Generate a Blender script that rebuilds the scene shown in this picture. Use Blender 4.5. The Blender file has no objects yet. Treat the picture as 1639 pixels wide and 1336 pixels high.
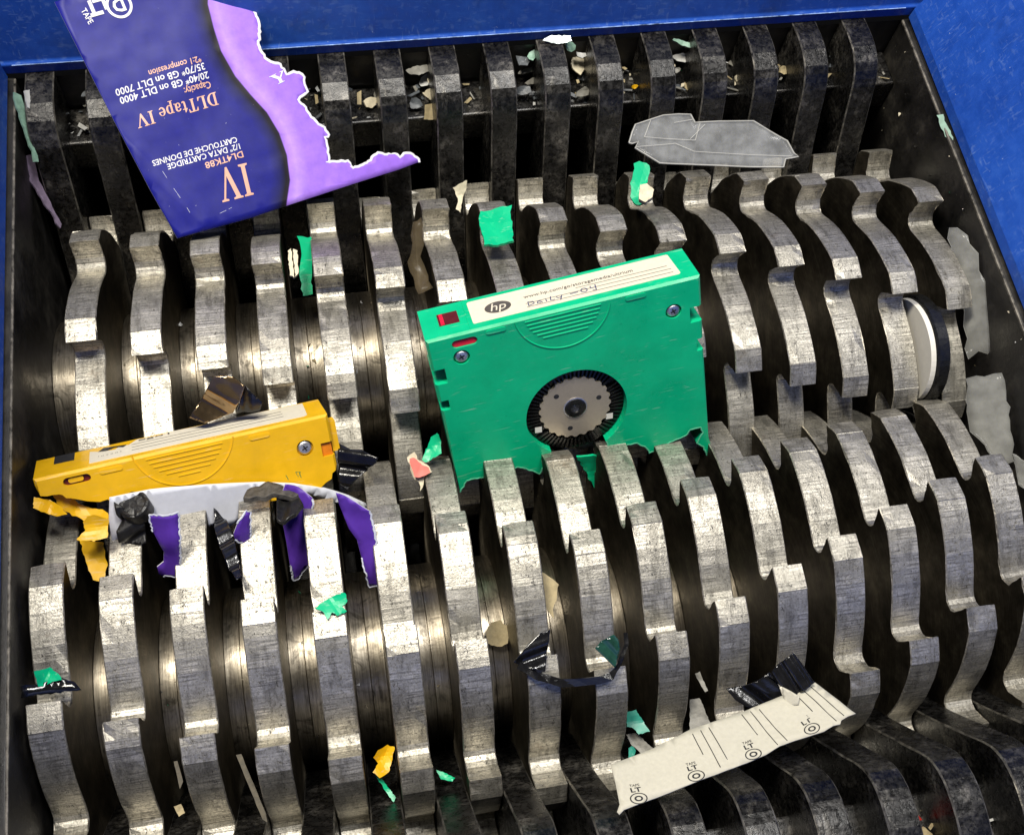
import bpy, bmesh, math, random
from mathutils import Vector, Matrix, noise
from mathutils.geometry import delaunay_2d_cdt

S = 0.001075          # drawing unit (about a millimetre) to metres
random.seed(7)
sc = bpy.context.scene
COL = sc.collection

# ------------------------------------------------------------------ camera
cam = bpy.data.cameras.new('camera')
cam.sensor_fit = 'HORIZONTAL'
cam.sensor_width = 36.0
cam.lens = 39.69
cam.clip_start = 0.01
cam.clip_end = 50.0
camo = bpy.data.objects.new('camera', cam)
COL.objects.link(camo)
camo.matrix_world = Matrix(((0.982338, 0.113864, -0.14848, 86.625 * S),
                            (-0.164328, 0.904493, -0.393559, -217.747 * S),
                            (0.089487, 0.411008, 0.907229, 435.442 * S),
                            (0, 0, 0, 1)))
sc.camera = camo

# ------------------------------------------------------------------ light
world = bpy.data.worlds.new('World')
sc.world = world
world.use_nodes = True
bg = world.node_tree.nodes['Background']
bg.inputs[0].default_value = (1.0, 0.98, 0.97, 1)
bg.inputs[1].default_value = 0.075


def area_lamp(name, loc, target, size, watts, color):
    l = bpy.data.lights.new(name, 'AREA')
    l.shape = 'RECTANGLE'
    l.size, l.size_y = size[0] * S, size[1] * S
    l.energy = watts
    l.color = color
    o = bpy.data.objects.new(name, l)
    COL.objects.link(o)
    o.location = Vector(loc) * S
    d = Vector(target) - Vector(loc)
    o.rotation_euler = d.to_track_quat('-Z', 'Y').to_euler()
    return o


area_lamp('workshop_lamp', (-70, 90, 900), (130, -60, 60), (170, 170), 8.8, (1.0, 0.94, 0.82))
area_lamp('ceiling_panel', (330, 60, 1250), (160, -60, 60), (360, 200), 10.5, (1.0, 0.98, 0.95))

sc.view_settings.view_transform = 'Standard'
sc.view_settings.look = 'None'
sc.view_settings.gamma = 1.0
sc.view_settings.exposure = 0.0
sc.view_settings.use_curve_mapping = False
sc.cycles.use_denoising = True
sc.cycles.max_bounces = 5
sc.cycles.diffuse_bounces = 2
sc.cycles.glossy_bounces = 3
sc.cycles.transmission_bounces = 5
sc.cycles.transparent_max_bounces = 6
sc.cycles.caustics_reflective = False
sc.cycles.caustics_refractive = False


# ------------------------------------------------------------------ helpers
def tag(o, label, cat, group=None):
    o['label'] = label
    o['category'] = cat
    if group:
        o['group'] = group
    return o


def empty(name, loc=(0, 0, 0), mat=None):
    o = bpy.data.objects.new(name, None)
    o.empty_display_size = 0.02
    COL.objects.link(o)
    if mat is not None:
        o.matrix_world = mat
    else:
        o.location = Vector(loc) * S
    return o


def mesh_obj(name, verts, faces, mats, parent=None, smooth=False, uvs=None, fmat=None, unit=S, attr=None):
    """one mesh object; verts in drawing units; parent's own frame when parented"""
    me = bpy.data.meshes.new(name)
    me.from_pydata([(v[0] * unit, v[1] * unit, v[2] * unit) for v in verts], [], faces)
    if not isinstance(mats, (list, tuple)):
        mats = [mats]
    for m in mats:
        me.materials.append(m)
    if uvs is not None:
        lay = me.uv_layers.new(name='UVMap')
        k = 0
        for f in uvs:
            for c in f:
                lay.data[k].uv = c
                k += 1
    if fmat is not None:
        me.polygons.foreach_set('material_index', fmat)
    if smooth:
        me.polygons.foreach_set('use_smooth', [True] * len(me.polygons))
    if attr is not None:
        for an, vals in attr.items():
            a = me.attributes.new(an, 'FLOAT', 'POINT')
            a.data.foreach_set('value', vals)
    me.update()
    o = bpy.data.objects.new(name, me)
    COL.objects.link(o)
    if parent is not None:
        o.parent = parent
    return o


def put(me_obj, parent, loc, rot=(0, 0, 0)):
    o = me_obj.copy()
    COL.objects.link(o)
    o.parent = parent
    o.location = loc
    o.rotation_euler = rot
    return o


def box_data(x0, x1, y0, y1, z0, z1):
    v = [(x0, y0, z0), (x1, y0, z0), (x1, y1, z0), (x0, y1, z0), (x0, y0, z1), (x1, y0, z1), (x1, y1, z1), (x0, y1, z1)]
    f = [(0, 3, 2, 1), (4, 5, 6, 7), (0, 1, 5, 4), (1, 2, 6, 5), (2, 3, 7, 6), (3, 0, 4, 7)]
    return v, f


def bevel(o, w, seg=2, angle=40):
    m = o.modifiers.new('bevel', 'BEVEL')
    m.width = w * S
    m.segments = seg
    m.limit_method = 'ANGLE'
    m.angle_limit = math.radians(angle)
    return o


def inside(p, poly):
    x, y = p
    r = False
    n = len(poly)
    j = n - 1
    for i in range(n):
        xi, yi = poly[i]
        xj, yj = poly[j]
        if (yi > y) != (yj > y) and x < (xj - xi) * (y - yi) / (yj - yi) + xi:
            r = not r
        j = i
    return r


def densify(poly, step):
    out = []
    n = len(poly)
    for i in range(n):
        a, b = Vector(poly[i]), Vector(poly[(i + 1) % n])
        k = max(1, int((b - a).length / step))
        for j in range(k):
            out.append(tuple(a + (b - a) * j / k))
    return out


def open_densify(poly, step):
    out = []
    for i in range(len(poly) - 1):
        a, b = Vector(poly[i]), Vector(poly[i + 1])
        k = max(1, int((b - a).length / step))
        out += [tuple(a + (b - a) * j / k) for j in range(k)]
    return out + [tuple(poly[-1])]


def triangulate(outline, holes=(), grid=0.0, extra=()):
    """constrained triangulation; returns 2D verts and triangles"""
    pts, edges = [], []
    for lp in [outline] + list(holes):
        b = len(pts)
        pts += [Vector(p) for p in lp]
        edges += [(b + i, b + (i + 1) % len(lp)) for i in range(len(lp))]
    for ln in extra:
        b = len(pts)
        pts += [Vector(p) for p in ln]
        edges += [(b + i, b + i + 1) for i in range(len(ln) - 1)]
    if grid:
        xs = [p[0] for p in outline]
        ys = [p[1] for p in outline]
        nx, ny = int((max(xs) - min(xs)) / grid), int((max(ys) - min(ys)) / grid)
        for i in range(1, nx + 1):
            for j in range(1, ny + 1):
                p = (min(xs) + (i + 0.5 * (j % 2)) * grid, min(ys) + j * grid)
                if inside(p, outline) and not any(inside(p, h) for h in holes):
                    pts.append(Vector(p))
    v, e, f, *_ = delaunay_2d_cdt(pts, edges, [], 0, 1e-4)
    v = [(p.x, p.y) for p in v]
    tris = []
    for t in f:
        c = (sum(v[i][0] for i in t) / 3, sum(v[i][1] for i in t) / 3)
        if inside(c, outline) and not any(inside(c, h) for h in holes):
            a, b, cc = (Vector(v[i]) for i in t)
            if (b - a).cross(cc - a) < 0:
                t = (t[0], t[2], t[1])
            tris.append(tuple(t))
    return v, tris


def boundary(tris):
    ed = {}
    for t in tris:
        for i in range(3):
            ed[(t[i], t[(i + 1) % 3])] = 1
    return [e for e in ed if (e[1], e[0]) not in ed]


def frame_matrix(o, ux, uy, n, scale=1.0):
    m = Matrix.Identity(4)
    for r in range(3):
        m[r][0], m[r][1], m[r][2], m[r][3] = ux[r] * scale, uy[r] * scale, n[r] * scale, o[r] * S
    return m


def sheet(name, outline, thick, mats, parent=None, matrix=None, grid=3.0, bend=None, holes=(), extra=(), attr=None, smooth=True, step=None):
    """a thin sheet with real thickness: front at +thick/2 (mats[0]), back (mats[1]), torn edge (mats[2])"""
    if not isinstance(mats, (list, tuple)):
        mats = [mats]
    if step:
        outline = densify(outline, step)
    v2, tris = triangulate(outline, holes, grid, extra)
    z = [bend(p[0], p[1]) if bend else 0.0 for p in v2]
    n = len(v2)
    verts = [(p[0], p[1], h + thick / 2) for p, h in zip(v2, z)] + [(p[0], p[1], h - thick / 2) for p, h in zip(v2, z)]
    faces = [t for t in tris] + [(t[0] + n, t[2] + n, t[1] + n) for t in tris]
    fm = [0] * len(tris) + [min(1, len(mats) - 1)] * len(tris)
    for a, b in boundary(tris):
        faces.append((a, a + n, b + n, b))
        fm.append(len(mats) - 1)
    at = None
    if attr:
        at = {k: [fn(p) for p in v2] * 2 for k, fn in attr.items()}
    o = mesh_obj(name, verts, faces, mats, parent, False, fmat=fm, attr=at)
    if smooth:
        nt = len(tris) * 2
        o.data.polygons.foreach_set('use_smooth', [i < nt for i in range(len(faces))])
    if matrix is not None:
        o.matrix_world = matrix
    return o


def circle2(cx, cy, r, n=32, ry=None):
    ry = r if ry is None else ry
    return [(cx + r * math.cos(2 * math.pi * i / n), cy + ry * math.sin(2 * math.pi * i / n)) for i in range(n)]


def plate2d(name, outline, holes, h0, h1, mat, parent, chamfer=0.0, clampf=None, hole_depth=None, to3=None, back=True):
    """solid plate between heights h0 (back) and h1 (front); holes are pits hole_depth deep (or through)"""
    to3 = to3 or (lambda x, y, z: (x, y, z))
    v2, tris = triangulate(outline, holes)
    n = len(v2)
    cl = clampf or (lambda p: p)
    bnd = boundary(tris)
    verts = [to3(*cl(p), h1) for p in v2]
    faces = list(tris)
    onout = set()
    # walls
    mid = {}
    low = {}

    def vid(d, i, h):
        if i not in d:
            d[i] = len(verts)
            verts.append(to3(v2[i][0], v2[i][1], h))
        return d[i]
    hd = hole_depth
    holeset = []
    for a, b in bnd:
        c = ((v2[a][0] + v2[b][0]) / 2, (v2[a][1] + v2[b][1]) / 2)
        is_hole = False
        for h in holes:
            for p in h:
                if abs(p[0] - v2[a][0]) < 1e-3 and abs(p[1] - v2[a][1]) < 1e-3:
                    is_hole = True
        if is_hole:
            z0 = h1 - hd if hd else h0
            faces.append((a, vid(low, a, z0), vid(low, b, z0), b))
        else:
            if chamfer:
                ma, mb = vid(mid, a, h1 - chamfer), vid(mid, b, h1 - chamfer)
                faces.append((a, ma, mb, b))
            else:
                ma, mb = a, b
            faces.append((ma, vid(low, a, h0), vid(low, b, h0), mb))
    return mesh_obj(name, verts, faces, mat, parent)


# ------------------------------------------------------------------ material helpers
def mat(name):
    m = bpy.data.materials.new(name)
    m.use_nodes = True
    nt = m.node_tree
    return m, nt, nt.nodes['Principled BSDF']


def N(nt, typ, **kw):
    n = nt.nodes.new(typ)
    for k, v in kw.items():
        if k.startswith('i_'):
            key = k[2:]
            key = int(key) if key.isdigit() else key.replace('_', ' ')
            n.inputs[key].default_value = v
        else:
            setattr(n, k, v)
    return n


def ramp(nt, stops, interp='LINEAR'):
    r = nt.nodes.new('ShaderNodeValToRGB')
    cr = r.color_ramp
    cr.interpolation = interp
    while len(cr.elements) > 1:
        cr.elements.remove(cr.elements[-1])
    cr.elements[0].position = stops[0][0]
    for i, (p, c) in enumerate(stops):
        e = cr.elements[0] if i == 0 else cr.elements.new(p)
        c = (c, c, c) if not isinstance(c, (tuple, list)) else c
        e.color = (c[0], c[1], c[2], 1)
    return r


def lk(nt, a, b):
    nt.links.new(a, b)


def mixc(nt, fac, a, b, mode='MIX'):
    m = nt.nodes.new('ShaderNodeMix')
    m.data_type = 'RGBA'
    m.blend_type = mode
    for sock, val in ((m.inputs[0], fac), (m.inputs[6], a), (m.inputs[7], b)):
        if hasattr(val, 'is_output'):
            lk(nt, val, sock)
        elif isinstance(val, (int, float)):
            sock.default_value = val if sock.type == 'VALUE' else (val, val, val, 1)
        else:
            sock.default_value = (*val, 1)
    return m.outputs[2]


def mathn(nt, op, a, b=None):
    m = nt.nodes.new('ShaderNodeMath')
    m.operation = op
    for i, val in enumerate((a, b)):
        if val is None:
            continue
        if hasattr(val, 'is_output'):
            lk(nt, val, m.inputs[i])
        else:
            m.inputs[i].default_value = val
    return m.outputs[0]


def coords(nt, kind='Object', scale=(1, 1, 1), rand=True):
    tc = nt.nodes.new('ShaderNodeTexCoord')
    mp = nt.nodes.new('ShaderNodeMapping')
    mp.inputs['Scale'].default_value = scale
    lk(nt, tc.outputs[kind], mp.inputs['Vector'])
    if rand:
        oi = nt.nodes.new('ShaderNodeObjectInfo')
        ml = nt.nodes.new('ShaderNodeVectorMath')
        ml.operation = 'SCALE'
        ml.inputs[0].default_value = (731.0, 353.0, 197.0)
        lk(nt, oi.outputs['Random'], ml.inputs['Scale'])
        lk(nt, ml.outputs[0], mp.inputs['Location'])
    return mp.outputs[0]


def noise_n(nt, vec, scale, detail=4, rough=0.6, dist=0.0):
    n = nt.nodes.new('ShaderNodeTexNoise')
    n.inputs['Scale'].default_value = scale
    n.inputs['Detail'].default_value = detail
    n.inputs['Roughness'].default_value = rough
    n.inputs['Distortion'].default_value = dist
    lk(nt, vec, n.inputs['Vector'])
    return n.outputs[0]


def bump(nt, height, strength, dist, bsdf):
    b = nt.nodes.new('ShaderNodeBump')
    b.inputs['Strength'].default_value = strength
    b.inputs['Distance'].default_value = dist
    lk(nt, height, b.inputs['Height'])
    lk(nt, b.outputs[0], bsdf.inputs['Normal'])
    return b


def plain(name, col, rough=0.5, metal=0.0, spec=0.5, vary=0.15, nscale=400.0, bumps=0.0, trans=0.0, coat=0.0):
    m, nt, b = mat(name)
    v = coords(nt, 'Object')
    n = noise_n(nt, v, nscale, 5, 0.65)
    lo = tuple(c * (1 - vary) for c in col)
    hi = tuple(min(1, c * (1 + vary)) for c in col)
    r = ramp(nt, [(0.3, lo), (0.7, hi)])
    lk(nt, n, r.inputs[0])
    lk(nt, r.outputs[0], b.inputs['Base Color'])
    b.inputs['Metallic'].default_value = metal
    rr = ramp(nt, [(0.3, max(0.02, rough - 0.08)), (0.7, min(1, rough + 0.08))])
    lk(nt, n, rr.inputs[0])
    lk(nt, rr.outputs[0], b.inputs['Roughness'])
    b.inputs['Specular IOR Level'].default_value = spec
    if trans:
        b.inputs['Transmission Weight'].default_value = trans
    if coat:
        b.inputs['Coat Weight'].default_value = coat
    if bumps:
        bump(nt, n, bumps, 0.0006, b)
    return m


# ------------------------------------------------------------------ surface materials
def make_rim_steel():
    m, nt, b = mat('ground_steel')
    v = coords(nt, 'UV')
    big = noise_n(nt, v, 0.16, 2, 0.6)
    fine = noise_n(nt, v, 1.3, 3, 0.85)
    speck = noise_n(nt, coords(nt, 'UV', (1.0, 0.5, 1.0)), 0.8, 4, 0.95)
    # cross grinding lines (run across the rim, repeat along it)
    wv = nt.nodes.new('ShaderNodeTexNoise')
    wv.inputs['Scale'].default_value = 1.7
    wv.inputs['Detail'].default_value = 1
    lk(nt, coords(nt, 'UV', (0.05, 1.0, 1.0)), wv.inputs['Vector'])
    lines = wv.outputs[0]
    c1 = ramp(nt, [(0.3, (0.42, 0.395, 0.335)), (0.5, (0.55, 0.52, 0.445)), (0.7, (0.68, 0.64, 0.55))])
    lk(nt, big, c1.inputs[0])
    r2 = ramp(nt, [(0.30, 0.50), (0.48, 0.92), (0.68, 1.2)])
    lk(nt, fine, r2.inputs[0])
    c = mixc(nt, 1.0, c1.outputs[0], r2.outputs[0], 'MULTIPLY')
    r3 = ramp(nt, [(0.40, 0.60), (0.5, 1.0), (0.60, 1.15)])
    lk(nt, lines, r3.inputs[0])
    lm = ramp(nt, [(0.42, 0.0), (0.55, 1.0)])
    lk(nt, big, lm.inputs[0])
    c = mixc(nt, lm.outputs[0], c, mixc(nt, 1.0, c, r3.outputs[0], 'MULTIPLY'))
    r4 = ramp(nt, [(0.35, 0.06), (0.41, 1.0)])
    lk(nt, speck, r4.inputs[0])
    c = mixc(nt, 0.9, c, r4.outputs[0], 'MULTIPLY')
    smear = noise_n(nt, coords(nt, 'UV', (1.0, 0.22, 1.0)), 0.30, 4, 0.75)
    r6 = ramp(nt, [(0.36, 0.22), (0.50, 1.0)])
    lk(nt, smear, r6.inputs[0])
    c = mixc(nt, 0.5, c, r6.outputs[0], 'MULTIPLY')
    rub = noise_n(nt, v, 0.11, 3, 0.6)
    r7 = ramp(nt, [(0.66, 0.0), (0.72, 1.0)])
    lk(nt, rub, r7.inputs[0])
    c = mixc(nt, mathn(nt, 'MULTIPLY', r7.outputs[0], 0.35), c, (0.20, 0.15, 0.10))
    lk(nt, c, b.inputs['Base Color'])
    b.inputs['Metallic'].default_value = 0.80
    rr = ramp(nt, [(0.3, 0.52), (0.7, 0.36)])
    lk(nt, fine, rr.inputs[0])
    lk(nt, rr.outputs[0], b.inputs['Roughness'])
    h = mathn(nt, 'ADD', mathn(nt, 'MULTIPLY', fine, 0.8), mathn(nt, 'MULTIPLY', r4.outputs[0], 0.4))
    bump(nt, h, 0.6, 0.0003, b)
    return m


def make_side_steel():
    m, nt, b = mat('oiled_turned_steel')
    tc = nt.nodes.new('ShaderNodeTexCoord')
    sx = nt.nodes.new('ShaderNodeSeparateXYZ')
    lk(nt, tc.outputs['Object'], sx.inputs[0])
    rad = mathn(nt, 'SQRT', mathn(nt, 'ADD', mathn(nt, 'MULTIPLY', sx.outputs[1], sx.outputs[1]), mathn(nt, 'MULTIPLY', sx.outputs[2], sx.outputs[2])))
    cb = nt.nodes.new('ShaderNodeCombineXYZ')
    lk(nt, mathn(nt, 'MULTIPLY', rad, 2200.0), cb.inputs[0])
    lk(nt, mathn(nt, 'MULTIPLY', mathn(nt, 'ARCTAN2', sx.outputs[1], sx.outputs[2]), 3.0), cb.inputs[1])
    rings = noise_n(nt, cb.outputs[0], 1.0, 3, 0.7)
    v = coords(nt, 'Object')
    blot = noise_n(nt, v, 90, 3, 0.75)
    fine = noise_n(nt, v, 700, 4, 0.7)
    c1 = ramp(nt, [(0.32, (0.055, 0.047, 0.034)), (0.52, (0.120, 0.103, 0.075)), (0.74, (0.24, 0.208, 0.150))])
    lk(nt, blot, c1.inputs[0])
    r2 = ramp(nt, [(0.3, 0.5), (0.7, 1.35)])
    lk(nt, rings, r2.inputs[0])
    c = mixc(nt, 1.0, c1.outputs[0], r2.outputs[0], 'MULTIPLY')
    r3 = ramp(nt, [(0.66, 0.0), (0.74, 1.0)])
    lk(nt, fine, r3.inputs[0])
    c = mixc(nt, mathn(nt, 'MULTIPLY', r3.outputs[0], 0.35), c, (0.35, 0.33, 0.27))
    r8 = ramp(nt, [(0.66, 0.0), (0.72, 1.0)])
    lk(nt, rings, r8.inputs[0])
    c = mixc(nt, mathn(nt, 'MULTIPLY', r8.outputs[0], 0.5), c, (0.40, 0.36, 0.28))
    lk(nt, c, b.inputs['Base Color'])
    b.inputs['Metallic'].default_value = 0.88
    b.inputs['Roughness'].default_value = 0.47
    b.inputs['Anisotropic'].default_value = 0.85
    tg = nt.nodes.new('ShaderNodeTangent')
    tg.direction_type = 'RADIAL'
    tg.axis = 'X'
    lk(nt, tg.outputs[0], b.inputs['Tangent'])
    bump(nt, rings, 0.5, 0.00014, b)
    return m


def make_hub_steel():
    m, nt, b = mat('worn_hub_steel')
    tc = nt.nodes.new('ShaderNodeTexCoord')
    sx = nt.nodes.new('ShaderNodeSeparateXYZ')
    lk(nt, tc.outputs['Object'], sx.inputs[0])
    oi = nt.nodes.new('ShaderNodeObjectInfo')
    cb = nt.nodes.new('ShaderNodeCombineXYZ')
    lk(nt, mathn(nt, 'MULTIPLY', sx.outputs[0], 1500.0), cb.inputs[0])
    lk(nt, mathn(nt, 'MULTIPLY', mathn(nt, 'ARCTAN2', sx.outputs[1], sx.outputs[2]), 2.6), cb.inputs[1])
    lk(nt, mathn(nt, 'MULTIPLY', oi.outputs['Random'], 90.0), cb.inputs[2])
    streak = noise_n(nt, cb.outputs[0], 1.0, 4, 0.75)
    v = coords(nt, 'Object')
    blot = noise_n(nt, v, 120, 3, 0.75, 0.6)
    c1 = ramp(nt, [(0.28, (0.14, 0.122, 0.095)), (0.48, (0.28, 0.245, 0.19)), (0.72, (0.46, 0.415, 0.33))])
    lk(nt, streak, c1.inputs[0])
    r2 = ramp(nt, [(0.30, 0.30), (0.46, 0.95), (0.7, 1.1)])
    lk(nt, blot, r2.inputs[0])
    c = mixc(nt, 1.0, c1.outputs[0], r2.outputs[0], 'MULTIPLY')
    lk(nt, c, b.inputs['Base Color'])
    b.inputs['Metallic'].default_value = 0.95
    rr = ramp(nt, [(0.3, 0.46), (0.7, 0.27)])
    lk(nt, blot, rr.inputs[0])
    lk(nt, rr.outputs[0], b.inputs['Roughness'])
    h = mathn(nt, 'ADD', mathn(nt, 'MULTIPLY', streak, 0.5), mathn(nt, 'MULTIPLY', blot, 1.2))
    bump(nt, h, 0.35, 0.00022, b)
    return m


def make_finger_steel():
    m, nt, b = mat('black_grimy_steel')
    v = coords(nt, 'Object')
    blot = noise_n(nt, v, 70, 3, 0.7)
    fine = noise_n(nt, v, 480, 4, 0.8)
    c1 = ramp(nt, [(0.36, (0.006, 0.006, 0.0058)), (0.54, (0.018, 0.017, 0.016)), (0.68, (0.075, 0.070, 0.062))])
    lk(nt, blot, c1.inputs[0])
    r2 = ramp(nt, [(0.35, 0.3), (0.5, 1.0), (0.66, 3.2)])
    lk(nt, fine, r2.inputs[0])
    c = mixc(nt, 1.0, c1.outputs[0], r2.outputs[0], 'MULTIPLY')
    # smears of grease and rubbed metal
    sm = noise_n(nt, coords(nt, 'Object', (1.0, 0.6, 0.6)), 170, 4, 0.75, 0.3)
    r4 = ramp(nt, [(0.58, 0.0), (0.66, 1.0)])
    lk(nt, sm, r4.inputs[0])
    c = mixc(nt, mathn(nt, 'MULTIPLY', r4.outputs[0], 0.40), c, (0.15, 0.14, 0.12))
    lk(nt, c, b.inputs['Base Color'])
    b.inputs['Metallic'].default_value = 0.5
    b.inputs['Specular IOR Level'].default_value = 0.8
    rr = ramp(nt, [(0.35, 0.20), (0.65, 0.40)])
    lk(nt, fine, rr.inputs[0])
    lk(nt, rr.outputs[0], b.inputs['Roughness'])
    h = mathn(nt, 'ADD', mathn(nt, 'MULTIPLY', blot, 1.2), mathn(nt, 'ADD', mathn(nt, 'MULTIPLY', fine, 0.5), mathn(nt, 'MULTIPLY', r4.outputs[0], 0.12)))
    bump(nt, h, 0.6, 0.0006, b)
    return m


def make_blue():
    m, nt, b = mat('scratched_blue_paint')
    v = coords(nt, 'Object', rand=False)
    cloud = noise_n(nt, v, 14, 5, 0.6)
    mott = noise_n(nt, v, 160, 6, 0.7)
    c1 = ramp(nt, [(0.3, (0.011, 0.060, 0.36)), (0.5, (0.017, 0.094, 0.50)), (0.72, (0.042, 0.16, 0.64))])
    mx = mathn(nt, 'ADD', mathn(nt, 'MULTIPLY', cloud, 0.6), mathn(nt, 'MULTIPLY', mott, 0.4))
    lk(nt, mx, c1.inputs[0])
    c = c1.outputs[0]
    # fine scratches in several directions, thicker where the paint is worn
    worn = ramp(nt, [(0.40, 0.15), (0.66, 1.0)])
    lk(nt, noise_n(nt, v, 22, 4, 0.7), worn.inputs[0])
    for i, (rot, sc_, amt) in enumerate(((0.5, (900, 170, 200), 0.5), (-0.7, (160, 1000, 240), 0.5), (1.1, (300, 260, 1100), 0.45), (2.1, (240, 700, 260), 0.4))):
        tcn = nt.nodes.new('ShaderNodeTexCoord')
        mp = nt.nodes.new('ShaderNodeMapping')
        mp.inputs['Rotation'].default_value = (rot * 0.6, rot * 0.4, rot)
        mp.inputs['Scale'].default_value = sc_
        lk(nt, tcn.outputs['Object'], mp.inputs['Vector'])
        s = noise_n(nt, mp.outputs[0], 1.0, 1, 0.5, 0.4)
        rs = ramp(nt, [(0.64, 0.0), (0.74, 1.0)])
        lk(nt, s, rs.inputs[0])
        c = mixc(nt, mathn(nt, 'MULTIPLY', mathn(nt, 'MULTIPLY', rs.outputs[0], worn.outputs[0]), amt), c, (0.20, 0.33, 0.66))
    sp = noise_n(nt, v, 520, 3, 0.6)
    rp = ramp(nt, [(0.735, 0.0), (0.76, 1.0)])
    lk(nt, sp, rp.inputs[0])
    c = mixc(nt, rp.outputs[0], c, (0.50, 0.58, 0.70))
    gr = noise_n(nt, v, 26, 5, 0.7)
    rg = ramp(nt, [(0.52, 0.0), (0.72, 1.0)])
    lk(nt, gr, rg.inputs[0])
    c = mixc(nt, mathn(nt, 'MULTIPLY', rg.outputs[0], 0.55), c, (0.012, 0.030, 0.12))
    ch = noise_n(nt, v, 38, 4, 0.65)
    rc = ramp(nt, [(0.765, 0.0), (0.775, 1.0)])
    lk(nt, ch, rc.inputs[0])
    c = mixc(nt, rc.outputs[0], c, (0.10, 0.10, 0.095))
    lk(nt, c, b.inputs['Base Color'])
    rr = ramp(nt, [(0.35, 0.34), (0.7, 0.55)])
    lk(nt, mott, rr.inputs[0])
    lk(nt, rr.outputs[0], b.inputs['Roughness'])
    bump(nt, mott, 0.2, 0.0004, b)
    return m


def make_black_plate():
    m, nt, b = mat('dusty_black_plate')
    v = coords(nt, 'Object', rand=False)
    blot = noise_n(nt, v, 60, 4, 0.7)
    fine = noise_n(nt, v, 600, 4, 0.65)
    c1 = ramp(nt, [(0.3, (0.006, 0.006, 0.006)), (0.55, (0.022, 0.020, 0.018)), (0.75, (0.07, 0.063, 0.05))])
    lk(nt, blot, c1.inputs[0])
    rp = ramp(nt, [(0.71, 0.0), (0.75, 1.0)])
    lk(nt, fine, rp.inputs[0])
    c = mixc(nt, mathn(nt, 'MULTIPLY', rp.outputs[0], 0.6), c1.outputs[0], (0.42, 0.42, 0.40))
    lk(nt, c, b.inputs['Base Color'])
    rr = ramp(nt, [(0.35, 0.32), (0.7, 0.6)])
    lk(nt, blot, rr.inputs[0])
    lk(nt, rr.outputs[0], b.inputs['Roughness'])
    bump(nt, mathn(nt, 'ADD', blot, mathn(nt, 'MULTIPLY', fine, 0.4)), 0.4, 0.0005, b)
    return m


RIM, SIDE, HUB, FING, BLUE, BLACK = make_rim_steel(), make_side_steel(), make_hub_steel(), make_finger_steel(), make_blue(), make_black_plate()
EDGE = plain('worn_bare_edge', (0.42, 0.39, 0.33), 0.42, 0.7, vary=0.6, nscale=700, bumps=0.4)


# ------------------------------------------------------------------ cutter shafts
R_TIP, R_HUB, TH, PITCH = 75.0, 34.0, 10.77, 22.0
AX_LOW = (-123.0, 1.0)
PH_UP = [-26.0, -20.5, -14.7, -8.8, -2.8, 3.1, 9.1, 14.9, 20.8, 26.8, 32.8, 38.6, 44.6, 50.4, 56.4, 62.8]
PH_LO = [-24.9, -18.5, -12.3, -6.9, -1.2, 5.2, 11.0, 17.3, 22.6, 16.2, 9.8, 3.6, -2.3, -8.6, -14.9, -20.8]
TOOTH = [(0.0, 75.0), (2.2, 75.0), (4.4, 75.05), (6.6, 75.0), (6.8, 74.8), (9.5, 73.5), (13.0, 71.8), (17.0, 69.9), (21.0, 68.0), (25.0, 66.0), (28.5, 64.3),
         (31.0, 63.2), (33.0, 62.5), (34.8, 62.3), (36.3, 62.9), (37.3, 64.3), (37.8, 66.4), (37.7, 69.0), (37.2, 71.4), (36.5, 73.6)]


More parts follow.
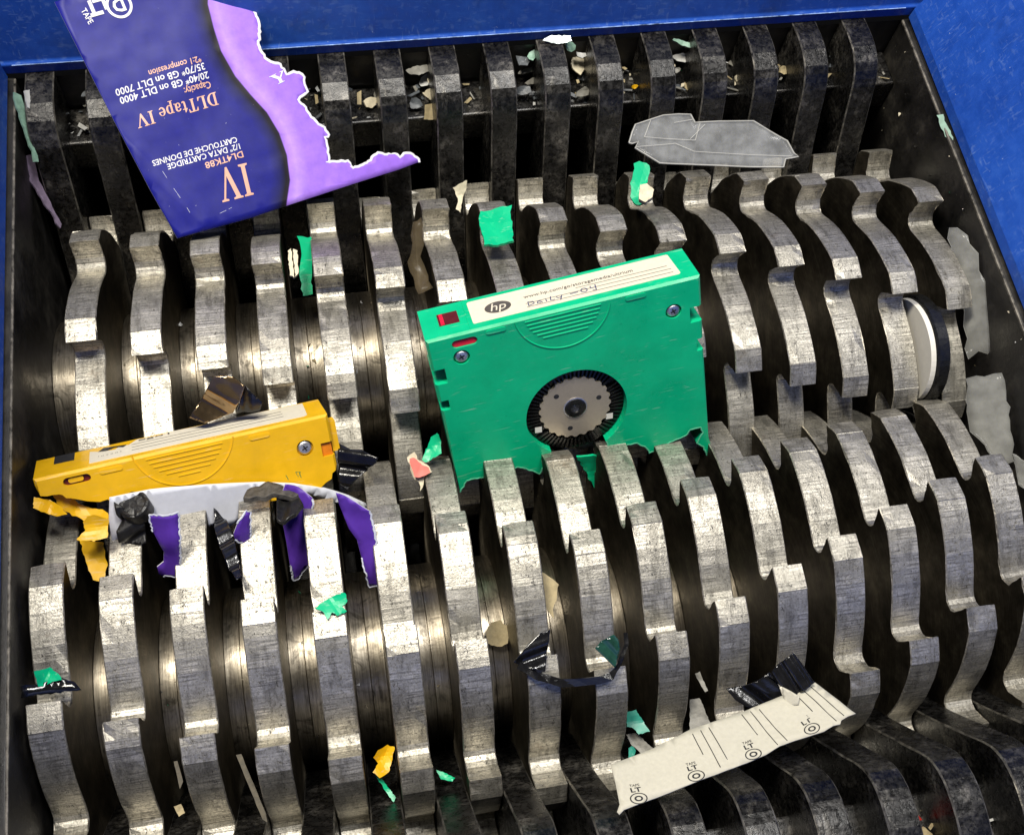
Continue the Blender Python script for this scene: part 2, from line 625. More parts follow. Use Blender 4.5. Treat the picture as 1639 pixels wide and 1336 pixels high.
def disc_mesh(name, sign, seed):
    """toothed cutting disc in its own frame: axis x; sign -1 trails to the back, +1 to the front"""
    rnd = random.Random(seed)
    prof = []
    for k in range(10):
        for (al, r) in TOOTH:
            prof.append((r + rnd.uniform(-0.06, 0.06), math.radians(sign * (36 * k + al))))
    if sign < 0:
        prof.reverse()
    n = len(prof)
    P = [(-r * math.sin(t), r * math.cos(t)) for r, t in prof]
    arc = [0.0]
    for i in range(n):
        a, b = P[i], P[(i + 1) % n]
        arc.append(arc[-1] + math.hypot(b[0] - a[0], b[1] - a[1]))
    nor = []
    for i in range(n):
        a, b = P[i - 1], P[(i + 1) % n]
        d = (b[0] - a[0], b[1] - a[1])
        L = math.hypot(*d)
        nn = (d[1] / L, -d[0] / L)
        if nn[0] * P[i][0] + nn[1] * P[i][1] < 0:
            nn = (-nn[0], -nn[1])
        nor.append(nn)
    h = TH / 2
    xs = [-h, -h + 0.35, -h / 3, h / 3, h - 0.35, h]
    verts = []
    for j, x in enumerate(xs):
        for i in range(n):
            off = 0.35 if j in (0, 5) else 0.0
            if j in (0, 1, 4, 5):
                if rnd.random() < (0.45 if (i % 20 in (0, 19, 1) and j in (1, 4)) else 0.10):
                    off += rnd.uniform(0.1, 0.6)
            xx = x + (rnd.uniform(-0.05, 0.05))
            verts.append((xx, P[i][0] - nor[i][0] * off, P[i][1] - nor[i][1] * off))
    faces, fm, uv = [], [], []
    for j in range(5):
        for i in range(n):
            i2 = (i + 1) % n
            q = (j * n + i, (j + 1) * n + i, (j + 1) * n + i2, j * n + i2)
            u0, u1 = xs[j], xs[j + 1]
            a0, a1 = arc[i], arc[i + 1]
            faces.append(q)
            uv.append([(u0, a0), (u1, a0), (u1, a1), (u0, a1)])
            fm.append(2 if j in (0, 4) else 0)
    inner = [(33.0 * math.sin(2 * math.pi * q / 48), 33.0 * math.cos(2 * math.pi * q / 48)) for q in range(48)]
    for ring, x in ((0, -h), (5, h)):
        v2, tris = triangulate([(verts[ring * n + i][1], verts[ring * n + i][2]) for i in range(n)], [inner])
        b0 = len(verts)
        verts += [(x, p[0], p[1]) for p in v2]
        for t in tris:
            faces.append(tuple(b0 + q for q in (t if ring else t[::-1])))
            fm.append(1)
            uv.append([(0, 0)] * 3)
    o = mesh_obj(name, verts, faces, [RIM, SIDE, EDGE], None, fmat=fm, uvs=uv)
    bm = bmesh.new()
    bm.from_mesh(o.data)
    bmesh.ops.recalc_face_normals(bm, faces=bm.faces)
    bm.to_mesh(o.data)
    bm.free()
    return o


def ring_mesh(name, r, w, m, seg=96, cham=0.16):
    verts, faces = [], []
    prof = [(-w / 2, r - 8), (-w / 2, r - cham), (-w / 2 + cham, r), (w / 2 - cham, r), (w / 2, r - cham), (w / 2, r - 8)]
    for x, rr in prof:
        for i in range(seg):
            t = 2 * math.pi * i / seg
            verts.append((x, -rr * math.sin(t), rr * math.cos(t)))
    for j in range(len(prof) - 1):
        for i in range(seg):
            i2 = (i + 1) % seg
            faces.append((j * seg + i, (j + 1) * seg + i, (j + 1) * seg + i2, j * seg + i2))
    o = mesh_obj(name, verts, faces, m)
    for p in o.data.polygons:
        p.use_smooth = True
    o.data.set_sharp_from_angle(angle=math.radians(30)) if hasattr(o.data, 'set_sharp_from_angle') else None
    return o


def build_shaft(label, axis_y, axis_z, x0, phases, sign, seed, xl, xr):
    root = empty('cutter_shaft', (160, axis_y, axis_z))
    tag(root, label, 'shredder shaft')
    protos = [disc_mesh('cutting_disc', sign, seed + i) for i in range(4)]
    used = set()
    for k, ph in enumerate(phases):
        p = protos[(k * 3 + k // 4) % 4]
        if p.name not in used:
            used.add(p.name)
            o = p
        else:
            o = p.copy()
            COL.objects.link(o)
        o.name = 'cutting_disc'
        o.parent = root
        o.location = ((x0 + k * PITCH - 160) * S, 0, 0)
        o.rotation_euler = (math.radians(ph), 0, 0)
    gap = PITCH - TH
    r1 = ring_mesh('spacer_ring', R_HUB, gap / 2 - 0.04, HUB)
    first = True
    for k in range(len(phases) - 1):
        for sgn in (-1, 1):
            if first:
                o, first = r1, False
            else:
                o = r1.copy()
                COL.objects.link(o)
            o.parent = root
            o.location = ((x0 + (k + 0.5) * PITCH + sgn * gap / 4 - 160) * S, 0, 0)
            o.rotation_euler = (random.uniform(0, 6.28), 0, 0)
    # end collars up to the housing plates
    for a, b in ((xl, x0 - TH / 2), (x0 + 15 * PITCH + TH / 2, xr)):
        c = ring_mesh('end_collar', R_HUB - 0.5, b - a - 0.1, HUB)
        c.parent = root
        c.location = (((a + b) / 2 - 160) * S, 0, 0)
    sh = ring_mesh('core_shaft', 29.0, xr - xl - 1.0, HUB)
    sh.parent = root
    sh.location = (((xl + xr) / 2 - 160) * S, 0, 0)
    return root


XL, XR = -20.6, 342.0
build_shaft('rear toothed steel shaft of the shredder, nearer the blue back wall', 0, 0, 0.0, PH_UP, -1, 11, XL, XR)
build_shaft('front toothed steel shaft of the shredder, nearer the viewer', AX_LOW[0], AX_LOW[1], -12.55, PH_LO, 1, 31, XL, XR)


# ------------------------------------------------------------------ stripper combs
def profile_solid(name, prof, half, cham, mats, seed=0):
    """prof: closed (y,z) outline; solid of width 2*half along x with chamfered long edges"""
    rnd = random.Random(seed)
    n = len(prof)
    area = sum(prof[i][0] * prof[(i + 1) % n][1] - prof[(i + 1) % n][0] * prof[i][1] for i in range(n))
    if area < 0:
        prof = prof[::-1]
    nor = []
    for i in range(n):
        a, b = prof[i - 1], prof[(i + 1) % n]
        d = (b[0] - a[0], b[1] - a[1])
        L = math.hypot(*d) or 1
        nor.append((d[1] / L, -d[0] / L))
    xs = [-half, -half + cham, half - cham, half]
    verts = []
    for j, x in enumerate(xs):
        for i in range(n):
            off = cham if j in (0, 3) else 0
            off += rnd.uniform(0, 0.25)
            verts.append((x, prof[i][0] - nor[i][0] * off, prof[i][1] - nor[i][1] * off))
    faces, fm = [], []
    for j in range(3):
        for i in range(n):
            i2 = (i + 1) % n
            faces.append((j * n + i, (j + 1) * n + i, (j + 1) * n + i2, j * n + i2))
            fm.append(1 if j != 1 else 0)
    faces.append(tuple(range(n))[::-1])
    faces.append(tuple(3 * n + i for i in range(n)))
    fm += [0, 0]
    o = mesh_obj(name, verts, faces, mats, None, fmat=fm)
    bm = bmesh.new()
    bm.from_mesh(o.data)
    bmesh.ops.recalc_face_normals(bm, faces=bm.faces)
    bm.to_mesh(o.data)
    bm.free()
    return o


FPROF = [(100, 83.5), (96, 84.3), (92, 84.8), (88, 84.9), (84, 84.6), (80.5, 83.7), (77.3, 82.2), (74.6, 80.0), (72.4, 77.3), (70.8, 74.2), (69.4, 70.8), (67.0, 64.5),
         (63.5, 56.5), (60.2, 48.5), (56.0, 39.0), (51.0, 29.0), (45.0, 19.0), (39.5, 8.0), (37.0, 0.0), (38, -12), (50, -40), (74, -62), (100, -70)]


FEDGE = plain('rubbed_finger_edge', (0.15, 0.14, 0.12), 0.4, 0.6, vary=1.0, nscale=260, bumps=0.4)


def build_comb(label, origin_y, sgn, xs, seed):
    root = empty('stripper_comb', (160, origin_y, 0))
    tag(root, label, 'stripper comb')
    protos = []
    for i in range(3):
        pr_ = [(sgn * y, z) for y, z in FPROF]
        protos.append(profile_solid('stripper_finger', pr_, 5.3, 0.5, [FING, FEDGE], seed + i))
    used = set()
    for k, x in enumerate(xs):
        p = protos[k % 3]
        if k < 3:
            o = p
        else:
            o = p.copy()
            COL.objects.link(o)
        o.parent = root
        o.location = ((x - 160) * S, 0, 0)
    v, f = box_data(XL - 160 + 0.5, XR - 160 - 0.5, min(sgn * 82, sgn * 99.5), max(sgn * 82, sgn * 99.5), 46, 62)
    bar = mesh_obj('tie_bar', v, f, FING, root)
    bevel(bar, 0.8)
    return root


build_comb('rear comb of black stripper fingers along the blue back wall', 0, 1, [-11.2 + 22 * k for k in range(16)], 51)
build_comb('front comb of black stripper fingers at the bottom edge of the picture', AX_LOW[0], -1, [-1.55 + 22 * k for k in range(16)], 61)


# ------------------------------------------------------------------ housing and hopper
RIMWEAR = plain('dirty_rim_metal', (0.16, 0.145, 0.12), 0.5, 0.4, vary=1.0, nscale=240, bumps=0.5)
hs = empty('cutter_housing', (160, -61, -90))
tag(hs, 'black end plates and floor enclosing the two toothed shafts', 'housing')


def part_box(name, x0, x1, y0, y1, z0, z1, m, parent, bv=0.0):
    L = parent.location / S
    v, f = box_data(x0 - L.x, x1 - L.x, y0 - L.y, y1 - L.y, z0 - L.z, z1 - L.z)
    o = mesh_obj(name, v, f, m, parent)
    if bv:
        bevel(o, bv)
    return o


part_box('end_plate', XL - 5.5, XL, -223, 100, -88, 81.5, BLACK, hs, 0.9)
part_box('end_plate', XR, XR + 5.5, -223, 100, -88, 81.5, BLACK, hs, 0.9)
part_box('floor_plate', XL, XR, -223, 100, -96, -90, BLACK, hs)
part_box('end_plate', XL - 5.5, XR + 5.5, 100.4, 106, -88, 80, BLACK, hs)
part_box('end_plate', XL - 5.5, XR + 5.5, -229, -223.4, -88, 80, BLACK, hs)
rim = part_box('worn_rim', XR - 0.25, XR + 0.7, -222, 99, 80.6, 81.8, RIMWEAR, hs, 0.3)
rim = part_box('worn_rim', XL - 0.7, XL + 0.25, -222, 99, 80.6, 81.8, RIMWEAR, hs, 0.3)

hp = empty('hopper', (160, -61, 84))
tag(hp, 'scratched blue painted hopper around the cutter opening', 'hopper')


def panel(name, pts, along, axis, t=3.0):
    """sheet-metal panel: section pts (outward offset, z), swept along one axis, with thickness"""
    verts, faces = [], []
    n = len(pts)
    L = hp.location / S
    for s in along:
        for (o_, z) in pts:
            verts.append(axis(s, o_, z))
        for (o_, z) in pts:
            verts.append(axis(s, o_ + t, z + 0.4))
    for i in range(n - 1):
        faces.append((i, i + 1, 2 * n + i + 1, 2 * n + i))
        faces.append((n + i + 1, n + i, 3 * n + i, 3 * n + i + 1))
    faces.append((0, 2 * n, 3 * n, n))
    faces.append((n - 1, 2 * n - 1, 4 * n - 1, 3 * n - 1))
    faces.append(tuple(range(n)) + tuple(range(2 * n - 1, n - 1, -1)))
    faces.append(tuple(range(3 * n - 1, 2 * n - 1, -1)) + tuple(range(3 * n, 4 * n)))
    verts = [(v[0] - L.x, v[1] - L.y, v[2] - L.z) for v in verts]
    o = mesh_obj(name, verts, faces, BLUE, hp)
    bm = bmesh.new()
    bm.from_mesh(o.data)
    bmesh.ops.recalc_face_normals(bm, faces=bm.faces)
    bm.to_mesh(o.data)
    bm.free()
    bevel(o, 0.5)
    return o


panel('back_panel', [(0.2, 83.2), (0.0, 88.2), (1.0, 89.0), (8.0, 130.0), (40.0, 240.0)], (-70, 400), lambda s, o_, z: (s, 99.6 + o_, z))
panel('side_panel', [(0.0, 83.0), (0.6, 88.0), (26.0, 150.0), (52.0, 210.0)], (-290, 99.0), lambda s, o_, z: (344.0 + o_, s, z))
panel('side_panel', [(0.0, 83.0), (0.4, 88.0), (0.8, 150.0), (1.5, 250.0)], (-290, 99.0), lambda s, o_, z: (-22.8 - o_, s, z))
panel('front_panel', [(0.0, 83.2), (0.3, 88.2), (12.0, 130.0), (40.0, 190.0)], (-70, 400), lambda s, o_, z: (s, -222.8 - o_, z))

SEAM = plain('rubbed_paint_seam', (0.20, 0.30, 0.52), 0.5, vary=0.9, nscale=260)
L = hp.location / S
v, f = box_data(-20 - L.x, 341 - L.x, 99.35 - L.y, 99.75 - L.y, 87.9 - L.z, 88.2 - L.z)
mesh_obj('rubbed_seam', v, f, SEAM, hp)


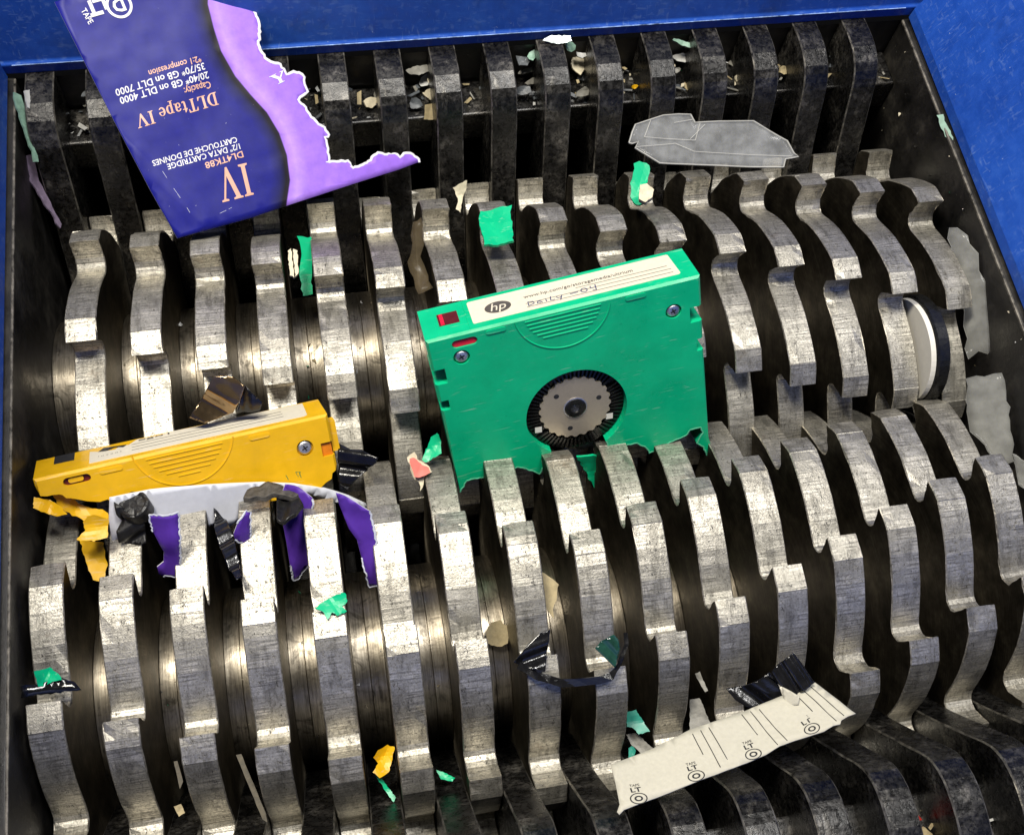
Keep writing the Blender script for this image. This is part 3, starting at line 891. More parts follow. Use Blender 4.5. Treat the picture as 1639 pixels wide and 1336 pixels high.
# ------------------------------------------------------------------ measured shapes (drawing units)
D = {"green":{"s":0.918,"R":[[0.98939,-0.02153,-0.14365],[0.08819,0.87485,0.4763],[0.11542,-0.48392,0.86747]],
"t":[117.204,-40.889,99.319],
"bot":[[0.03,-75.35],[1.78,-72.81],[3.55,-70.13],[8.19,-70.46],[13.85,-70.96],[18.59,-70.81],[22.12,-69.92],[25.52,-70.01],[28.85,-72.47],[31.25,-74.28],[33.33,-76.56],[34.76,-73.71],[37.12,-71.75],[38.46,-67.42]],
"bot2":[[62.59,-68.06],[63.12,-71.54],[67.31,-72.31],[71.38,-72.8],[75.12,-72.87],[76.48,-74.7],[79.03,-76.64],[80.16,-79.86],[83.77,-79.3],[85.13,-78.36],[87.34,-77.63],[91.07,-76.56],[93.9,-76.37],[96.02,-75.61],[97.92,-73.13],[100.27,-72.96],[102.8,-73.28],[103.35,-76.54],[100.68,-81.31],[103.29,-83.87],[104.83,-88.87],[106.13,-92.89],[108.45,-92.47],[105.72,-79.44]],
"hub":[51.88,-46.92],
"scrL":[11.92,-10.2],
"scrR":[94.17,-12.8],
"sqA":[36.11,-55.28],
"sqB":[65.48,-57.22],
"lab_fl":[19.42,2.43],
"top":{"win":[[6.38,16.06],[14.32,15.86],[14.23,7.39],[7.0,7.69]],
"lab":[[18.75,19.21],[98.48,19.52],[99.04,4.66],[19.71,3.68]],
"hp":[[24.88,12.47],[34.49,10.86],[30.4,14.56],[28.48,6.33]],
"url":[[40.05,12.95],[82.85,13.07]],
"daily":[[40.56,7.66],[53.87,6.64]],
"dash":[[56.78,8.55],[60.15,8.4]],
"o4":[[61.89,8.53],[67.45,8.31]]}},"yellow":{"s":0.935,"R":[[0.98656,-0.1495,-0.06595],[0.14914,0.65898,0.73722],[-0.06675,-0.73715,0.67242]],
"t":[-15.311,-64.434,76.305],
"bot":[[0.78,-6.44],[2.95,-7.01],[4.85,-7.02],[7.1,-7.36],[8.04,-7.85],[8.96,-9.31],[10.17,-9.63],[12.67,-10.77],[15.54,-12.26],[19.56,-13.57],[22.24,-13.28]],
"pillL":[9.5,-1.93],
"pillR":[18.32,-2.48],
"scr":[94.79,-10.87],
"arcL":[35.1,-5.02],
"arcB":[45.23,-12.29],
"arcR":[69.46,-0.7],
"n1":[100.56,-10.75],
"n2":[100.53,-16.11],
"n3":[105.07,-16.46],
"r1":[104.92,-22.63],
"r2":[103.07,-23.46],
"r3":[102.43,-25.64],
"r4":[100.06,-26.6],
"r5":[97.83,-28.12],
"t4":[90.79,-21.9],
"t1":[86.59,-21.35],
"top":{"lab":[[18.62,4.56],[96.67,3.48],[99.18,22.87],[23.7,23.31]],
"notch":[[6.86,13.22],[6.04,21.96],[13.33,23.35],[13.89,11.68]]}},"sleeve":{"frame":[[34.2021,26.8211,73.0],[0.9322,0.3437,-0.1135],[-0.2387,0.8196,0.5208],[0.272,-0.4584,0.8461]],
"out":[[-7.63,69.98],[-5.54,46.67],[-2.53,18.95],[0.13,-0.28],[8.93,-0.71],[28.48,-1.56],[42.91,-1.38],[76.08,-1.21],[92.75,-1.31],[102.61,-0.85],[102.54,0.47],[100.17,3.23],[97.1,4.12],[94.95,2.94],[94.22,4.7],[89.83,5.72],[86.5,7.2],[84.24,7.09],[82.21,5.39],[78.37,4.74],[73.92,4.53],[73.02,7.83],[66.55,9.23],[64.15,9.94],[65.76,9.97],[66.61,14.23],[67.31,18.78],[68.6,18.66],[69.1,19.27],[68.37,22.22],[67.37,23.74],[66.41,24.01],[64.91,27.65],[63.62,32.44],[61.94,34.86],[63.08,35.78],[65.56,36.09],[67.03,37.17],[67.16,38.86],[66.84,41.39],[67.83,42.6],[66.53,44.65],[63.46,45.44],[61.15,44.83],[61.11,46.05],[60.18,48.96],[57.11,50.95],[55.74,52.02],[54.79,56.1],[54.82,59.44],[56.0,59.86],[57.89,65.36],[57.74,70.15],[57.36,74.97],[61.2,83.51],[61.82,93.44],[18.92,91.12],[-9.39,89.56]],
"wave":[[49.2,90.82],[44.52,82.6],[41.79,76.25],[40.62,67.66],[40.2,59.06],[42.0,49.1],[45.14,41.09],[48.57,33.62],[50.36,25.07],[50.14,16.53],[47.85,7.31],[42.91,-1.38],[41.0,-4.28]],
"text":[["DLTtape IV",[32.87,45.69],[1.78,45.33],1,1,[-0.42,-4.63]],["Capacity:",[32.2,49.92],[21.96,49.89],1,0,[-0.24,-2.44]],["20/40* GB on DLT 4000",[32.64,53.35],[-0.81,52.81],0,0,[-0.23,-2.4]],["35/70* GB on DLT 7000",[32.38,56.66],[-1.22,55.85],0,0,[-0.21,-2.4]],["*2:1 compression",[32.08,59.32],[12.3,59.06],1,0,[-0.23,-2.19]],["CARTOUCHE DE DONNES",[34.05,28.19],[1.72,28.61],0,0,[-0.2,-2.01]],["1/2\" DATA CARTRIDGE",[34.13,25.51],[6.31,25.95],0,0,[-0.2,-2.02]],["DL4TK88",[34.16,22.64],[19.38,22.53],1,0,[-0.15,-2.27]],["IV",[34.46,18.08],[21.72,18.8],1,1,[-1.59,-11.83]],["DLT",[14.75,83.49],[1.56,82.99],0,2,[-0.57,-5.51]],["TAPE",[-2.05,84.63],[-1.21,79.4],0,3,[1.96,0.54]],["Y",[54.62,41.94],[61.81,43.2],0,1,[-0.47,3.81]]],
"ring":[[11.19,83.2],[15.61,82.16]]},"strip":{"frame":[[156.1841,-183.4223,77.0],[0.9986,0.0382,0.0375],[-0.0197,0.9135,-0.4065],[-0.0498,0.4051,0.9129]],
"out":[[-0.45,-5.86],[-1.19,-13.55],[-2.63,-15.69],[-2.13,-16.62],[-0.32,-15.3],[3.13,-14.54],[8.54,-13.42],[15.6,-12.19],[23.39,-10.8],[31.46,-9.44],[39.51,-7.82],[48.05,-6.26],[53.23,-4.55],[61.61,-3.79],[68.27,-3.28],[71.94,-2.07],[74.22,-2.14],[75.06,-0.94],[77.64,-0.14],[78.98,0.01],[80.39,0.15],[76.44,7.24],[72.48,14.01],[61.98,12.56],[54.02,11.28],[46.72,9.89],[37.84,8.54],[27.34,6.69],[16.44,3.75],[-0.24,-0.16]],
"lines":[[[27.96,5.17],[28.84,-2.48]],[[30.88,5.87],[32.73,-7.56]],[[33.74,6.35],[36.04,-6.79]],[[45.73,8.93],[48.14,0.94]],[[48.85,9.39],[52.83,-4.01]],[[51.81,9.41],[56.16,-3.43]],[[65.24,10.58],[67.72,4.28]],[[67.93,11.9],[73.54,-0.82]],[[70.64,12.72],[76.58,0.34]]],
"logos":[[[5.1,-12.5],[5.04,-8.7]],[[24.44,-8.9],[24.17,-4.93]],[[44.37,-5.18],[43.88,-1.03]],[[65.11,-1.4],[64.23,2.51]]]},"carton":{"frame":[[48.2144,-70.4974,60.1718],[0.9896,0.1129,-0.0889],[0.0,0.6187,0.7856],[0.1437,-0.7774,0.6123]],
"out":[[-41.43,6.82],[-28.27,6.74],[-9.91,4.8],[8.85,1.55],[19.4,-1.61],[30.01,-6.37],[38.52,-12.04],[44.5,-17.2],[46.19,-21.68],[46.3,-28.31],[44.04,-27.2],[38.07,-16.49],[29.53,-10.74],[21.16,-5.38],[15.96,-2.63],[10.76,-0.42],[2.95,-1.96],[-0.57,-11.5],[-4.58,-13.68],[-9.11,-10.74],[-12.6,-12.5],[-18.97,-12.24],[-20.27,-7.26],[-27.44,-14.83],[-27.46,-7.58],[-29.31,-5.08],[-30.36,-2.79],[-38.02,-7.55],[-42.35,-14.2],[-43.84,-11.23],[-43.16,-1.23]]},"cartxt":[[37.46,-13.39],[44.73,-19.69]],
"flaps":[{"frame":[[23.2683,-92.033,64.8909],[0.9896,0.1129,-0.0889],[0.0,0.6187,0.7856],[0.1437,-0.7774,0.6123]],
"out":[[-1.9,16.76],[7.46,16.96],[3.9,-10.74],[0.04,-9.2],[-1.73,-10.01],[-2.93,-8.66],[-2.96,-5.32],[-0.52,-2.9],[0.31,1.93],[-1.72,9.9]]},{"frame":[[49.1477,-85.7837,66.6901],[0.9896,0.1129,-0.0889],[0.0,0.6187,0.7856],[0.1437,-0.7774,0.6123]],
"out":[[-2.84,-0.31],[-1.04,3.51],[2.31,6.69],[3.79,5.34],[2.02,-7.36],[-1.43,-4.96],[-2.83,-3.09]]},{"frame":[[66.1915,-88.3855,56.0167],[0.9896,0.1129,-0.0889],[0.0,0.6187,0.7856],[0.1437,-0.7774,0.6123]],
"out":[[-3.11,15.61],[-0.62,20.27],[3.75,17.77],[7.62,14.12],[5.02,-12.34],[1.54,-15.47],[-1.08,-18.84],[-2.8,-18.38],[-3.33,-10.17],[-3.43,-2.23],[-3.58,6.86]]},{"frame":[[88.2974,-97.0882,70.3151],[0.9896,0.1129,-0.0889],[0.0,0.6187,0.7856],[0.1437,-0.7774,0.6123]],
"out":[[-5.96,17.99],[0.85,13.25],[4.18,10.5],[4.87,-0.64],[5.04,-18.26],[0.99,-19.29],[0.47,-15.47],[-0.45,-6.93],[-1.11,-0.41],[-3.23,3.88],[-5.24,12.99]]}],
"clear":{"frame":[[226.2439,48.0,64.0223],[0.9927,-0.1154,-0.0338],[0.1202,0.9584,0.259],[0.0025,-0.2612,0.9653]],
"out":[[-12.82,7.86],[-11.36,12.51],[-9.93,15.82],[-3.26,18.54],[2.11,20.68],[8.79,21.79],[14.13,22.02],[15.84,18.53],[26.05,19.51],[40.91,20.14],[54.82,11.61],[57.23,6.21],[59.04,4.64],[53.55,3.61],[52.53,0.02],[38.51,0.06],[19.82,0.19],[0.0,-0.0],[-10.28,5.8],[-8.87,8.55],[-11.52,7.64]],
